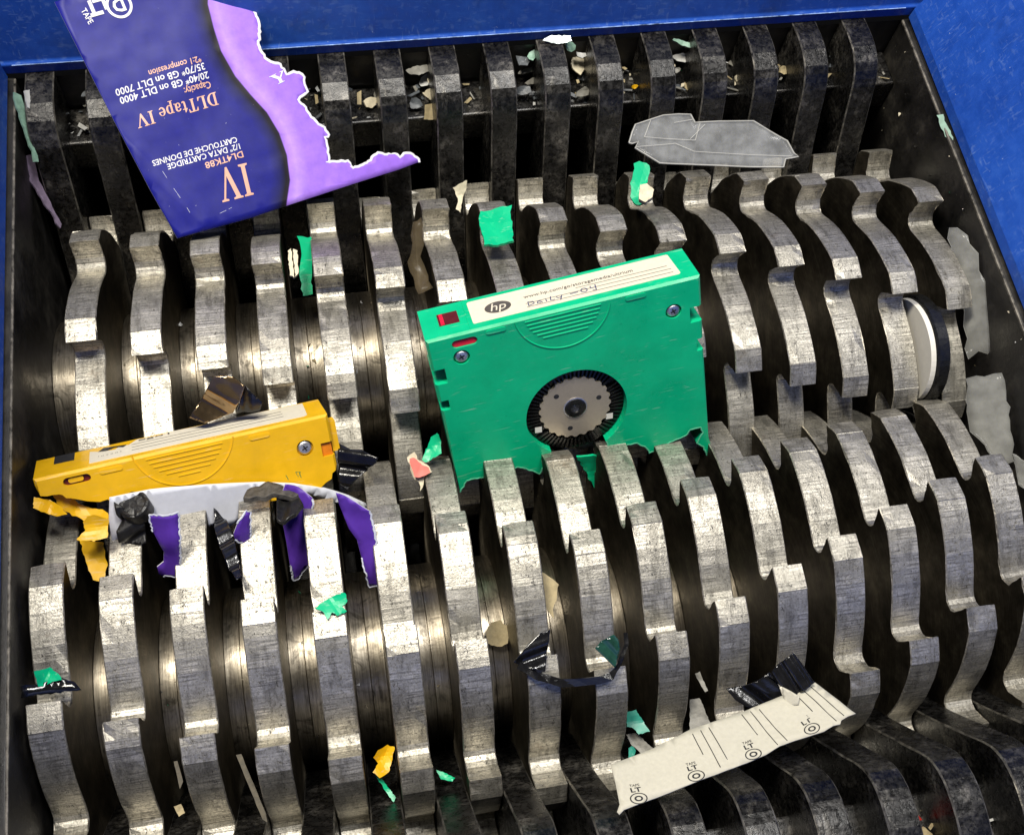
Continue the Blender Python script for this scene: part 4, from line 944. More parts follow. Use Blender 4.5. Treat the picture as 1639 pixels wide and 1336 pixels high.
"rid":[[[-6.17,10.82],[15.5,10.6]],[[15.5,10.6],[17.97,18.34]],[[-6.17,10.82],[-3.27,18.27]],[[-9.73,6.36],[6.94,8.91],[14.75,5.68],[56.33,4.81]],[[6.77,17.87],[14.83,19.85]],[[13.39,11.06],[20.09,17.89]]]},"scraps":[["plastic_shard","green",[[152.9081,19.2641,74.1381],[1.0,0.0,0.0],[0.0,0.9679,-0.2515],[0.0,0.2515,0.9679]],[[-4.88,7.88],[-0.7,8.06],[2.96,7.95],[7.21,7.03],[5.95,2.83],[5.93,-2.54],[4.71,-10.45],[-2.71,-10.5],[-6.03,-10.4],[-6.16,-2.7],[-6.07,3.7]],1.1,1.6,"bright green plastic shard caught on a rear disc, above the green cartridge","plastic shard",None],["plastic_curl","green",[[213.8964,35.3613,69.5239],[0.9869,-0.009,0.1609],[-0.0,0.9985,0.0556],[-0.1611,-0.0548,0.9854]],[[-0.4,7.94],[1.66,9.3],[5.89,7.56],[4.25,2.02],[1.45,-1.8],[-0.77,-6.57],[0.05,-8.75],[-2.96,-8.73],[-4.4,-5.85],[-3.37,0.62],[-1.32,4.6]],1.0,2.2,"green plastic curl on a rear disc just below the clear plastic piece","plastic shard",None],["plastic_crumb","cream",[[213.4248,25.9398,75.6778],[0.9875,-0.0193,0.1565],[0.0,0.9925,0.1221],[-0.1577,-0.1205,0.9801]],[[-1.78,3.52],[1.01,3.84],[3.24,1.24],[2.11,-2.11],[-1.25,-4.23],[-3.34,-2.22]],2.6,0.8,"cream crumb stuck to the green plastic curl below the clear plastic","plastic crumb",None],["cartridge_fragment","green",[[79.8306,22.3795,52.4229],[0.9999,0.008,-0.0127],[-0.0,0.8473,0.5312],[0.015,-0.5311,0.8472]],[[-1.97,11.85],[3.69,10.86],[2.85,3.68],[1.24,-5.9],[1.1,-11.26],[-2.58,-11.64],[-3.02,-3.06],[-1.31,5.27]],2.2,1.2,"dark green cartridge fragment wedged between rear discs under the blue card","cartridge fragment",None],["tape_spool","cream",[[74.4959,16.3743,64.9683],[0.9999,0.0024,-0.0149],[0.0,0.9875,0.1576],[0.0151,-0.1576,0.9874]],[[-0.55,5.11],[0.71,6.02],[0.69,-5.98],[-0.85,-5.07]],1.5,0.2,"narrow cream bar beside the green fragment between rear discs, left one of two","spool flange",None],["tape_spool","cream",[[76.4632,16.1175,65.0325],[0.9999,0.002,-0.0124],[0.0,0.9872,0.1594],[0.0126,-0.1594,0.9871]],[[-0.61,5.62],[0.94,4.71],[0.46,-4.69],[-0.79,-5.58]],1.5,0.2,"narrow cream bar beside the green fragment between rear discs, right one of two","spool flange",None],["plastic_film","film",[[122.4893,11.1806,67.0745],[0.999,-0.0085,0.0432],[0.0,0.9811,0.1936],[-0.0441,-0.1934,0.9801]],[[-0.91,13.3],[3.11,14.64],[3.19,7.7],[0.97,1.59],[2.36,-6.17],[3.53,-11.84],[-2.4,-13.64],[-2.65,-8.1],[-4.68,-1.56],[-2.49,4.53]],0.25,3.4,"torn brownish film hanging between rear discs left of the green cartridge","film",None],["plastic_shred","cream",[[141.148,32.6527,75.2184],[0.9924,-0.0704,0.1013],[0.0,0.8211,0.5708],[-0.1233,-0.5664,0.8148]],[[-2.5,3.78],[3.24,6.12],[2.16,2.21],[0.64,-1.2],[-0.51,-5.84],[-2.07,-4.53],[-0.98,-0.59]],0.5,1.4,"cream shred hanging on a rear stripper finger, upper middle","plastic shred",None],["label_scrap","cream",[[112.4401,-67.1504,49.9874],[0.9981,-0.0227,0.058],[0.0,0.9314,0.3639],[-0.0623,-0.3632,0.9296]],[[-3.82,4.91],[-2.3,6.11],[-0.81,7.08],[-0.26,4.02],[3.38,1.74],[4.61,-1.4],[1.74,-2.43],[0.94,-5.32],[-0.46,-7.44],[-0.57,-4.44],[-2.44,-2.84]],0.5,0.9,"cream torn label corner with a pink face left of the green cartridge","label scrap",None],["label_scrap","pink",[[112.2439,-67.1783,52.4255],[0.9981,-0.0227,0.0578],[-0.0,0.9307,0.3659],[-0.0621,-0.3652,0.9289]],[[-3.09,3.72],[-1.24,3.95],[1.16,1.15],[3.5,-0.28],[3.97,-2.17],[0.15,-3.53],[-1.84,-3.06],[-2.59,0.23]],0.4,0.6,"small salmon pink patch lying on a cream label scrap left of the green cartridge","label scrap",None],["plastic_shard","green",[[118.1935,-60.7875,52.9688],[0.9971,-0.0289,0.0704],[0.0,0.9251,0.3797],[-0.0761,-0.3786,0.9224]],[[-4.44,-3.19],[-0.11,4.36],[2.37,5.91],[3.38,2.79],[2.85,-1.75],[-1.04,-3.59],[-2.99,-4.51]],1.0,1.4,"green shard standing beside the lower left edge of the green cartridge","plastic shard",None],["plastic_shard","green",[[179.8393,-70.4376,35.8797],[0.9998,0.0188,-0.0104],[0.0,0.484,0.8751],[0.0215,-0.8748,0.4839]],[[-7.5,8.93],[-4.31,8.69],[3.58,8.27],[3.4,1.83],[4.3,-6.2],[3.31,-11.79],[0.13,-8.64],[-2.66,-1.8]],1.0,1.6,"pointed green plastic flap hanging below the green cartridge between front discs","plastic shard",None],["plastic_shard","green",[[77.5984,-121.0241,77.2744],[1.0,0.0,0.0],[0.0,0.9997,-0.0259],[0.0,0.0259,0.9997]],[[-6.07,0.16],[-2.88,2.4],[1.26,3.9],[3.68,3.97],[4.4,1.36],[2.46,-0.03],[3.66,-1.87],[0.58,-2.87],[-0.89,-1.62],[-2.51,-4.07],[-3.62,-1.23]],0.8,1.3,"crumpled green shred on the bright rim of a front disc, left of centre","plastic shard",None],["plastic_shard","green",[[-9.9246,-131.0041,78.0856],[0.9917,0.0217,-0.1265],[0.0,0.9856,0.1689],[0.1283,-0.1675,0.9775]],[[-3.69,2.42],[0.44,3.35],[2.98,0.55],[3.79,-1.07],[1.12,-1.07],[-1.6,-2.18],[-3.0,-1.98]],0.9,1.6,"green shard at the far left on the end disc of the front shaft","plastic shard",None],["tape_shred","black",[[-9.7003,-133.7625,77.0422],[0.9918,0.0235,-0.1256],[0.0,0.983,0.1836],[0.1277,-0.1821,0.9749]],[[-8.1,1.64],[-3.69,1.56],[3.47,2.41],[6.63,1.02],[8.99,-1.77],[5.04,-1.76],[-3.85,-1.59],[-8.24,-1.5]],0.4,1.2,"flat black tape shred at the far left below a green shard","tape shred",None],["plastic_shard","teal",[[173.7763,-167.1699,44.5089],[0.9764,-0.0277,0.2141],[0.0,0.9917,0.1283],[-0.2159,-0.1253,0.9684]],[[-2.19,4.47],[1.06,4.39],[4.41,-3.25],[0.44,-3.69],[-0.66,-1.43],[-3.08,-0.43]],0.8,0.5,"teal plastic shard between front discs above the paper strip","plastic shard",None],["plastic_shard","grey",[[174.4685,-173.0266,39.2928],[0.9766,-0.0241,0.2138],[0.0,0.9937,0.1122],[-0.2152,-0.1095,0.9704]],[[-3.52,3.41],[-0.0,3.49],[4.76,-2.5],[1.12,-4.44],[-2.39,0.08]],0.8,0.5,"dull grey shard under the teal one above the paper strip","plastic shard",None],["plastic_crumb","teal",[[172.0714,-175.3999,37.7458],[0.9779,-0.0221,0.2078],[0.0,0.9944,0.1059],[-0.2089,-0.1035,0.9724]],[[-0.89,1.31],[0.58,2.13],[1.54,0.3],[0.24,-2.0],[-1.46,-1.74]],1.0,0.5,"tiny teal crumb just above the left end of the paper strip","plastic crumb",None],["plastic_shard","yellow",[[87.1954,-166.2322,45.4407],[1.0,-0.0002,0.0014],[-0.0,0.9914,0.131],[-0.0014,-0.131,0.9914]],[[-2.89,1.4],[-1.19,3.55],[2.06,4.67],[4.45,3.7],[3.14,-0.13],[1.44,-3.87],[-1.63,-5.38],[-3.63,-3.08],[-1.7,-0.78]],1.2,2.2,"folded yellow shard between front discs at the bottom left","plastic shard",None],["plastic_shard","green",[[87.1512,-174.2882,39.2822],[1.0,-0.0001,0.0013],[0.0,0.994,0.109],[-0.0013,-0.109,0.994]],[[-3.08,4.98],[-1.14,3.67],[2.8,-3.36],[1.97,-5.02],[-0.57,-0.23]],1.0,0.6,"narrow green sliver below the folded yellow shard","plastic shard",None],["plastic_shard","green",[[107.5438,-173.4101,37.0947],[0.9986,-0.0058,0.0518],[0.0,0.9939,0.1106],[-0.0521,-0.1105,0.9925]],[[-2.99,2.42],[-0.18,1.17],[2.94,-0.95],[1.94,-2.01],[-1.7,-0.63]],1.0,0.6,"short dark green sliver between front discs right of the yellow shard","plastic shard",None],["paper_scrap","tan",[[132.3878,-128.262,38.6339],[0.9984,-0.01,0.0551],[-0.0,0.9838,0.1793],[-0.056,-0.179,0.9823]],[[-3.82,1.4],[-1.59,4.41],[1.6,4.61],[4.5,1.31],[3.05,-4.0],[0.25,-4.7],[-3.99,-2.98]],0.4,0.8,"tan paper scrap on the front hub left of the black film","paper scrap",None],["paper_scrap","tan",[[150.1187,-122.6407,58.9989],[0.9967,-0.0098,0.081],[0.0,0.9928,0.1195],[-0.0816,-0.1191,0.9895]],[[-1.69,8.76],[1.06,6.81],[3.38,3.62],[1.86,-1.58],[0.07,-4.55],[-0.24,-7.72],[-1.63,-4.29],[-2.81,-0.88]],0.4,0.9,"pointed tan paper scrap between front discs above the black film","paper scrap",None],["plastic_shard","grey",[[197.8854,-157.9547,52.2071],[0.9612,-0.0425,0.2724],[-0.0,0.988,0.1542],[-0.2757,-0.1482,0.9497]],[[-1.85,3.04],[-0.01,3.6],[1.49,-3.18],[0.37,-3.43]],0.9,0.2,"thin grey sliver between front discs left of the shiny black tape, upper one","plastic shard",None],["plastic_shard","grey",[[195.6802,-167.2754,45.8184],[0.9636,-0.0344,0.2652],[0.0,0.9917,0.1285],[-0.2675,-0.1238,0.9556]],[[-1.71,4.82],[1.79,4.91],[3.72,-3.84],[-3.8,-5.83]],0.9,0.3,"grey plastic plate between front discs just behind the paper strip","plastic shard",None],["wood_sliver","drift",[[45.5504,-170.3393,49.8158],[0.9945,0.0128,-0.1043],[0.0,0.9925,0.122],[0.1051,-0.1213,0.987]],[[-4.74,12.34],[-3.15,12.49],[2.87,-6.64],[3.2,-9.55],[1.74,-8.36]],1.6,0.1,"long tan sliver leaning between front discs at the bottom left","sliver",None],["wood_sliver","drift",[[23.7832,-162.0192,59.1162],[0.9866,0.0239,-0.1612],[0.0,0.9892,0.1465],[0.163,-0.1445,0.976]],[[-1.2,3.74],[-0.06,3.76],[1.17,-2.69],[0.08,-4.77]],1.2,0.1,"short tan sliver left of the long one at the bottom left","sliver",None],["paper_scrap","tan",[[21.367,-171.4628,45.8035],[0.9865,0.0194,-0.1629],[0.0,0.993,0.118],[0.1641,-0.1164,0.9796]],[[-1.74,1.33],[0.6,1.73],[1.56,-1.11],[-0.42,-1.94]],0.6,0.5,"small cream flake between front discs at the bottom left","flake",None],["plastic_chip","red",[[252.113,-210.5166,66.0],[1.0,0.0,0.0],[-0.0,0.8,0.6],[0.0,-0.6,0.8]],[[-2.59,3.46],[-0.87,2.92],[3.48,-3.3],[0.01,-3.11]],1.0,0.2,"red plastic chip between front stripper fingers at the bottom right","plastic chip",None],["plastic_chip","tan",[[254.6014,-217.181,66.0],[1.0,0.0,0.0],[-0.0,0.9487,0.3162],[0.0,-0.3162,0.9487]],[[-1.52,0.84],[-0.28,1.81],[2.25,-0.96],[-0.45,-1.68]],1.0,0.2,"tan chip below the red one at the bottom right","plastic chip",None],["clear_film","clear2",[[339.6,-29.2862,64.1628],[0.518,-0.4154,0.7477],[0.0,0.8742,0.4856],[-0.8554,-0.2516,0.4528]],[[-9.9,25.79],[-7.8,29.28],[-5.13,29.71],[-1.5,25.34],[-2.2,22.46],[1.09,17.2],[2.31,12.16],[4.91,4.57],[5.22,-2.83],[7.12,-9.1],[5.94,-20.15],[3.27,-22.05],[-0.56,-21.17],[-4.11,-23.57],[-5.71,-19.73],[-4.74,-4.68],[-7.71,10.57]],0.5,1.2,"ragged translucent film against the right end plate","clear film",None],["clear_shard","clear2",[[335.0,-78.7203,52.3437],[0.7044,-0.3577,0.6131],[0.0,0.8638,0.5039],[-0.7098,-0.3549,0.6084]],[[-8.0,19.61],[4.68,20.43],[5.82,10.23],[7.01,-4.4],[7.05,-14.2],[4.27,-15.47],[-0.21,-13.07],[-3.41,-6.9],[-7.85,-1.93],[-9.84,5.54]],0.7,1.5,"translucent plastic shard below the ragged film at the right","clear plastic",None],["clear_shard","clear2",[[337.0,-100.6841,57.6434],[0.7044,-0.3577,0.6131],[0.0,0.8638,0.5039],[-0.7098,-0.3549,0.6084]],[[-3.17,7.53],[0.66,4.47],[3.07,-0.75],[1.3,-6.79],[-1.9,-4.47]],0.7,0.8,"translucent plastic corner at the right edge of the picture","clear plastic",None],["plastic_shard","palegreen",[[-17.5,79.1079,79.459],[0.6447,0.2417,-0.7252],[0.0,0.9487,0.3162],[0.7645,-0.2039,0.6116]],[[-3.69,11.26],[-1.13,10.95],[0.04,6.86],[1.17,-0.18],[3.75,-13.75],[2.3,-15.02],[-0.02,-4.11],[-2.36,3.84]],0.7,0.8,"pale green sliver against the left end plate in the rear corner","plastic shard",None],["plastic_shard","whitegrey",[[-15.0,85.532,85.148],[0.6447,0.2417,-0.7252],[0.0,0.9487,0.3162],[0.7645,-0.2039,0.6116]],[[-1.4,2.91],[0.8,3.97],[1.06,-3.73],[-0.45,-3.14]],0.6,0.2,"short white strip in the rear left corner beside the pale green sliver","plastic shard",None],["carton_scrap","greypurple",[[-18.0,65.4288,59.0703],[0.6447,0.2417,-0.7252],[0.0,0.9487,0.3162],[0.7645,-0.2039,0.6116]],[[-6.38,10.2],[-3.59,11.28],[-1.68,8.68],[-1.04,4.32],[2.8,-3.71],[8.18,-13.62],[6.87,-15.33],[-0.77,-3.6],[-4.07,1.25]],0.7,0.8,"long grey and purple carton sliver against the left end plate","carton scrap",None],["plastic_shard","palegreen",[[342.6,38.7199,81.3201],[0.7912,-0.1576,0.5909],[-0.0,0.9662,0.2577],[-0.6116,-0.2039,0.7645]],[[-2.59,8.51],[-0.44,8.16],[1.33,-0.82],[2.43,-8.81],[0.87,-8.57],[-1.63,1.68]],0.5,0.2,"pale green flake on the worn rim below the right blue wall","plastic flake",None],["foil_scrap","foil",[[190.1266,97.1215,85.6],[1.0,0.0,0.0],[-0.0,0.9138,0.4061],[0.0,-0.4061,0.9138]],[[-6.51,0.01],[-3.2,1.83],[5.0,1.05],[5.79,-1.03],[-1.04,-1.86]],0.3,0.4,"iridescent white foil scrap at the foot of the blue back wall","foil scrap",None],["plastic_shard","yellow",[[-12.6403,-71.1544,68.3989],[0.9699,0.0903,-0.2262],[0.0,0.9287,0.3709],[0.2436,-0.3597,0.9007]],[[-4.09,3.68],[-1.85,2.98],[0.76,2.02],[3.47,-0.01],[5.49,-3.21],[2.52,-3.66],[-1.56,-1.86],[-4.64,0.01]],1.5,1.6,"bent yellow shell piece under the left end of the yellow cartridge","plastic shard",None],["plastic_shard","yellow",[[-3.5245,-71.1956,62.4436],[0.9756,0.0803,-0.2043],[0.0,0.9307,0.3657],[0.2195,-0.3568,0.908]],[[-8.45,6.26],[-5.35,5.88],[-1.66,3.29],[2.02,0.26],[6.9,-1.01],[8.59,-2.3],[7.8,-6.06],[3.4,-5.89],[-0.72,-3.21],[-4.96,-0.11],[-7.23,2.73]],1.5,2.0,"broken yellow shell strip below the screw of the yellow cartridge","plastic shard",None],["plastic_shard","yellow",[[1.4125,-80.7878,68.9568],[0.9771,0.0745,-0.1993],[0.0,0.9367,0.3501],[0.2128,-0.342,0.9153]],[[-2.59,2.05],[-1.05,3.93],[1.3,4.04],[5.43,2.26],[4.44,-3.87],[0.07,-4.52],[-5.25,-3.39],[-2.26,-0.48]],1.2,1.4,"bright yellow shard left of the black crushed reel","plastic shard",None],["plastic_shard","yellow",[[-0.9651,-87.9821,54.57],[0.9771,0.0686,-0.2013],[0.0,0.9466,0.3225],[0.2127,-0.3151,0.9249]],[[-4.28,8.11],[2.96,6.32],[3.63,-1.67],[1.91,-7.17],[-1.17,-5.88],[-3.0,0.3]],1.2,0.8,"dark yellow shard deep between the front discs at the left","plastic shard",None],["plastic_chip","cream",[[113.0042,90.0115,64.4373],[0.9543,0.1611,-0.2517],[0.0,0.8423,0.539],[0.2988,-0.5144,0.8038]],[[0.2,-2.39],[-2.34,-1.99],[-3.16,0.36],[-1.09,1.81],[0.81,1.98],[3.47,1.3],[2.14,-1.08]],1.0,0.5,"cream chip behind rear fingers, first right of the purple card","plastic chip","chips lying on the rear ledge"],["plastic_chip","grey",[[133.9232,97.5,72.8299],[0.9862,0.0829,-0.143],[0.0,0.8652,0.5014],[0.1653,-0.4945,0.8533]],[[3.37,2.01],[4.83,0.85],[4.89,-0.55],[-0.24,-2.0],[-4.58,-1.51],[-6.07,-0.22],[-2.11,1.43]],1.0,0.5,"long grey strip behind the rear fingers right of the purple card","plastic chip","chips lying on the rear ledge"],["plastic_chip","whitegrey",[[137.1233,97.5373,66.7036],[0.9993,-0.0145,0.0356],[-0.0,0.9262,0.3771],[-0.0384,-0.3769,0.9255]],[[0.0,-2.68],[-2.52,-2.64],[-3.61,-1.33],[-1.77,1.42],[1.56,2.88],[3.95,2.49],[2.39,-0.14]],1.0,0.5,"white tube piece under the long grey strip behind rear fingers","plastic chip","chips lying on the rear ledge"],["plastic_chip","slate",[[131.1504,87.169,65.0435],[0.9954,-0.0484,0.0831],[0.0,0.8641,0.5033],[-0.0962,-0.501,0.8601]],[[0.66,2.12],[2.13,1.1],[2.97,-1.23],[0.31,-2.24],[-2.09,-2.01],[-2.45,0.13],[-1.53,2.14]],1.0,0.5,"slate chip behind the rear fingers below the white tube piece","plastic chip","chips lying on the rear ledge"],["plastic_chip","cream",[[137.3757,89.1829,67.3585],[0.9675,0.1286,-0.2177],[0.0,0.8611,0.5084],[0.2529,-0.4919,0.8331]],[[-1.81,1.78],[0.65,2.48],[2.64,0.95],[2.75,-1.37],[0.4,-2.41],[-1.44,-1.41],[-3.17,-0.03]],1.0,0.5,"cream wedge behind the rear fingers below the white tube piece","plastic chip","chips lying on the rear ledge"],["plastic_chip","tan",[[136.8151,83.0,64.483],[0.9986,-0.0327,0.0409],[0.0,0.781,0.6245],[-0.0524,-0.6237,0.7799]],[[-2.1,2.71],[1.42,3.16],[3.15,1.37],[2.45,-0.74],[0.68,-3.37],[-3.08,-3.08],[-2.52,-0.07]],1.0,0.5,"crumpled tan bit behind the rear fingers below the cream wedge","plastic chip","chips lying on the rear ledge"],["plastic_chip","slate",[[176.7191,97.5,74.0924],[1.0,0.0013,-0.0036],[0.0,0.9361,0.3517],[0.0038,-0.3517,0.9361]],[[-1.85,-1.87],[-2.42,0.13],[-2.79,1.89],[-0.08,1.66],[2.79,1.21],[2.76,-0.65],[1.6,-2.35]],1.0,0.5,"dark flake with a bright corner behind the middle rear fingers","plastic chip","chips lying on the rear ledge"],["plastic_chip","palegreen",[[180.5401,97.5,76.5952],[0.9917,-0.0474,0.1197],[0.0,0.9299,0.3679],[-0.1288,-0.3649,0.9221]],[[0.04,-2.33],[-1.48,-1.46],[-2.14,-0.28],[-1.14,1.45],[1.16,2.34],[2.04,0.9],[1.52,-0.61]],1.0,0.5,"pale green flake behind the middle rear fingers","plastic chip","chips lying on the rear ledge"],["plastic_chip","grey",[[179.0476,97.5,67.7232],[0.9989,-0.021,0.0408],[0.0,0.8891,0.4577],[-0.0458,-0.4573,0.8882]],[[3.01,1.21],[3.98,0.58],[2.02,-0.58],[-1.66,-1.31],[-3.92,-1.06],[-3.34,-0.05],[-0.09,1.22]],1.0,0.5,"grey bar lying behind the middle rear fingers","plastic chip","chips lying on the rear ledge"],["plastic_chip","grey",[[180.4474,93.4937,65.9632],[0.9971,0.0487,-0.0577],[0.0,0.7638,0.6454],[0.0755,-0.6436,0.7617]],[[0.79,-1.19],[-1.82,-1.29],[-2.92,-0.65],[-1.24,0.41],[0.64,1.3],[2.72,1.26],[1.85,0.16]],1.0,0.5,"short grey bar below the longer grey bar behind rear fingers","plastic chip","chips lying on the rear ledge"],["plastic_chip","slate",[[176.1403,87.7298,67.3532],[0.9879,-0.0841,0.13],[0.0,0.8397,0.5431],[-0.1548,-0.5366,0.8295]],[[-2.59,1.48],[0.09,2.01],[2.75,1.5],[3.36,-0.78],[0.85,-1.72],[-1.1,-1.76],[-3.36,-0.75]],1.0,0.5,"slate wedge below the short grey bar behind rear fingers","plastic chip","chips lying on the rear ledge"],["plastic_chip","cream",[[183.9257,90.6204,63.6077],[0.9989,0.0209,-0.0413],[0.0,0.8918,0.4525],[0.0463,-0.452,0.8908]],[[-1.58,0.47],[-0.55,1.47],[0.9,1.45],[1.94,0.35],[1.19,-1.0],[-0.14,-1.6],[-1.76,-1.15]],1.0,0.5,"small cream cube behind the middle rear fingers","plastic chip","chips lying on the rear ledge"],["plastic_chip","cream",[[200.8682,97.5,69.3219],[0.9788,0.1123,-0.1712],[0.0,0.8362,0.5484],[0.2048,-0.5368,0.8185]],[[0.12,-4.28],[-2.72,-2.07],[-3.36,0.48],[-1.88,3.06],[1.85,3.8],[3.06,0.83],[2.96,-1.84]],1.0,0.5,"large cream shell piece behind the middle rear fingers","plastic chip","chips lying on the rear ledge"],["plastic_chip","slate",[[203.3863,95.8024,64.2632],[0.9788,0.085,-0.1865],[0.0,0.9099,0.4147],[0.2049,-0.4059,0.8906]],[[0.86,1.99],[3.16,1.72],[3.03,-0.35],[-0.07,-1.93],[-2.3,-1.88],[-2.77,-0.67],[-1.89,1.14]],1.0,0.5,"striped dark chip below the cream shell behind rear fingers","plastic chip","chips lying on the rear ledge"],["plastic_chip","cream",[[205.8759,93.0006,64.5847],[0.9954,-0.0529,0.0794],[-0.0,0.8321,0.5546],[-0.0954,-0.5521,0.8283]],[[1.42,-1.34],[-0.32,-1.7],[-1.89,-0.87],[-1.59,0.73],[-0.49,1.45],[0.82,1.41],[2.05,0.32]],1.0,0.5,"cream crumb right of the cream shell behind rear fingers","plastic chip","chips lying on the rear ledge"],["plastic_chip","grey",[[200.5245,84.6471,67.3006],[0.9691,0.1498,-0.1961],[0.0,0.7946,0.6071],[0.2468,-0.5883,0.7701]],[[-3.23,-1.54],[-2.56,0.23],[-1.14,1.16],[1.42,2.23],[3.27,0.79],[2.63,-1.2],[-0.36,-1.68]],1.0,0.5,"grey triangular chip below the cream shell behind rear fingers","plastic chip","chips lying on the rear ledge"],["plastic_chip","palegreen",[[195.883,97.5,80.3288],[0.9847,0.1131,-0.1327],[-0.0,0.761,0.6487],[0.1743,-0.6388,0.7494]],[[0.56,1.98],[2.44,0.53],[2.12,-1.1],[0.5,-1.95],[-1.53,-1.29],[-2.16,0.09],[-1.93,1.73]],1.0,0.5,"pale green chip at the foot of the blue wall, middle","plastic chip","chips lying on the rear ledge"],["plastic_chip","whitegrey",[[200.9769,97.5,75.2281],[0.9946,0.0541,-0.0884],[0.0,0.8527,0.5223],[0.1036,-0.5195,0.8482]],[[2.28,0.53],[2.44,-0.64],[0.64,-1.28],[-1.56,-0.76],[-1.85,0.14],[-2.0,1.11],[0.06,0.9]],1.0,0.5,"whitish chip above the cream shell behind rear fingers","plastic chip","chips lying on the rear ledge"],["plastic_chip","palegreen",[[245.1808,97.5,77.6996],[0.9997,0.01,-0.0213],[0.0,0.9062,0.4228],[0.0235,-0.4227,0.906]],[[-5.01,1.62],[-4.25,2.31],[-1.12,1.48],[3.61,-0.41],[4.71,-2.01],[3.37,-2.52],[-1.27,-0.5]],1.0,0.5,"thin pale green stick behind the right rear fingers","plastic chip","chips lying on the rear ledge"],["plastic_chip","whitegrey",[[246.068,97.5,69.4233],[0.9892,-0.0764,0.125],[0.0,0.8532,0.5216],[-0.1465,-0.516,0.844]],[[1.71,-2.32],[-2.19,-1.16],[-4.36,0.8],[-1.91,1.36],[0.34,1.85],[3.77,0.37],[2.64,-0.91]],1.0,0.5,"ribbed white piece below the thin stick behind rear fingers","plastic chip","chips lying on the rear ledge"],["plastic_chip","grey",[[243.6203,93.0652,66.9178],[0.967,-0.1348,0.2161],[-0.0,0.8484,0.5294],[-0.2547,-0.5119,0.8204]],[[-1.89,-0.66],[-1.24,0.37],[-0.38,0.94],[0.93,0.93],[1.64,0.28],[1.14,-0.47],[-0.21,-1.39]],1.0,0.5,"grey chip below the ribbed white piece behind rear fingers","plastic chip","chips lying on the rear ledge"],["plastic_chip","yellow",[[223.8472,86.9284,65.7221],[0.9912,0.0749,-0.1093],[0.0,0.825,0.5651],[0.1325,-0.5601,0.8178]],[[-0.12,-0.96],[-1.26,-0.68],[-1.3,0.29],[-0.28,0.9],[0.76,0.78],[1.37,0.2],[0.84,-0.53]],1.0,0.5,"yellow crumb behind the rear fingers right of the cream shell","plastic chip","chips lying on the rear ledge"],["plastic_chip","cream",[[270.0015,88.1795,64.9897],[1.0,-0.0012,0.0023],[0.0,0.8859,0.4638],[-0.0026,-0.4638,0.8859]],[[1.71,0.17],[0.97,-1.01],[-0.77,-1.58],[-1.56,-0.67],[-1.67,0.54],[-0.03,1.41],[1.36,1.14]],1.0,0.5,"cream flake behind the rear fingers, right of the clear plastic","plastic chip","chips lying on the rear ledge"],["plastic_chip","tan",[[290.1993,88.8111,67.0187],[0.9655,0.1476,-0.2145],[0.0,0.8239,0.5667],[0.2604,-0.5472,0.7955]],[[-2.28,-0.75],[-1.86,0.8],[-0.39,1.96],[1.92,1.58],[1.91,-0.15],[1.39,-1.6],[-0.69,-1.85]],1.0,0.5,"tan flake behind the rear fingers near the right blue wall","plastic chip","chips lying on the rear ledge"],["plastic_chip","slate",[[164.2592,85.1258,66.1702],[0.9888,0.0761,-0.1282],[0.0,0.8601,0.5101],[0.1491,-0.5044,0.8505]],[[2.51,-0.15],[3.1,-1.0],[1.02,-0.94],[-1.73,-0.61],[-3.13,0.51],[-2.43,1.28],[0.67,0.9]],1.0,0.5,"dark splinter behind the rear fingers left of the grey bar","plastic chip","chips lying on the rear ledge"],["plastic_chip","slate",[[3.6094,97.5,72.3155],[0.9509,-0.128,0.2817],[0.0,0.9105,0.4136],[-0.3094,-0.3933,0.8658]],[[1.41,-0.77],[-0.09,-1.14],[-2.51,-0.8],[-1.95,0.47],[-0.89,1.14],[0.87,0.97],[3.15,0.12]],1.0,0.5,"dark chip behind the rear fingers left of the blue card","plastic chip","chips lying on the rear ledge"]],
"pts":{"tapeR":[[213.43,-162.77,74.99],[216.34,-160.36,78.46],[222.27,-157.33,79.85],[223.71,-161.13,80.31],[226.74,-167.81,79.05],[224.05,-169.35,78.15],[221.16,-170.65,76.17],[217.05,-166.78,75.02]],
"tapeL":[[200.85,-163.67,67.56],[206.23,-163.91,68.58],[211.24,-162.96,71.46],[214.31,-161.85,74.35],[216.43,-163.52,73.44],[217.34,-167.24,72.41],[218.02,-170.88,71.23],[216.47,-171.76,70.62],[211.87,-171.48,68.37],[207.04,-170.53,66.59],[203.7,-167.42,66.33]],
"flap":[[216.05,-167.24,77.07],[221.19,-171.05,78.28],[219.99,-173.59,77.84],[218.26,-173.7,76.57],[217.02,-171.52,74.42]],
"filmL":[[131.85,-146.5,75.37],[137.26,-141.52,76.77],[141.87,-138.26,77.49],[142.81,-138.78,77.39],[144.98,-138.1,77.52],[143.42,-144.29,76.04],[141.5,-150.66,73.93],[137.2,-149.13,74.49]],
"strap":[[133.35,-147.47,75.06],[136.15,-149.36,74.41],[138.92,-151.61,73.56],[142.82,-153.08,72.97],[146.72,-154.72,72.26],[150.8,-155.1,72.09],[154.92,-155.29,72.0],[159.05,-155.48,71.91],[162.88,-154.89,72.18],[164.55,-153.25,72.9],[165.75,-152.1,73.37],[167.37,-149.48,74.37],[169.37,-145.92,75.56],[169.5,-142.45,76.54]],
"fanR":[[158.52,-146.01,76.57],[160.87,-144.22,77.1],[163.77,-143.07,77.41],[165.49,-142.72,77.5],[166.71,-144.25,77.09],[166.74,-146.75,76.34],[165.58,-150.4,75.1],[164.23,-152.66,74.22]],
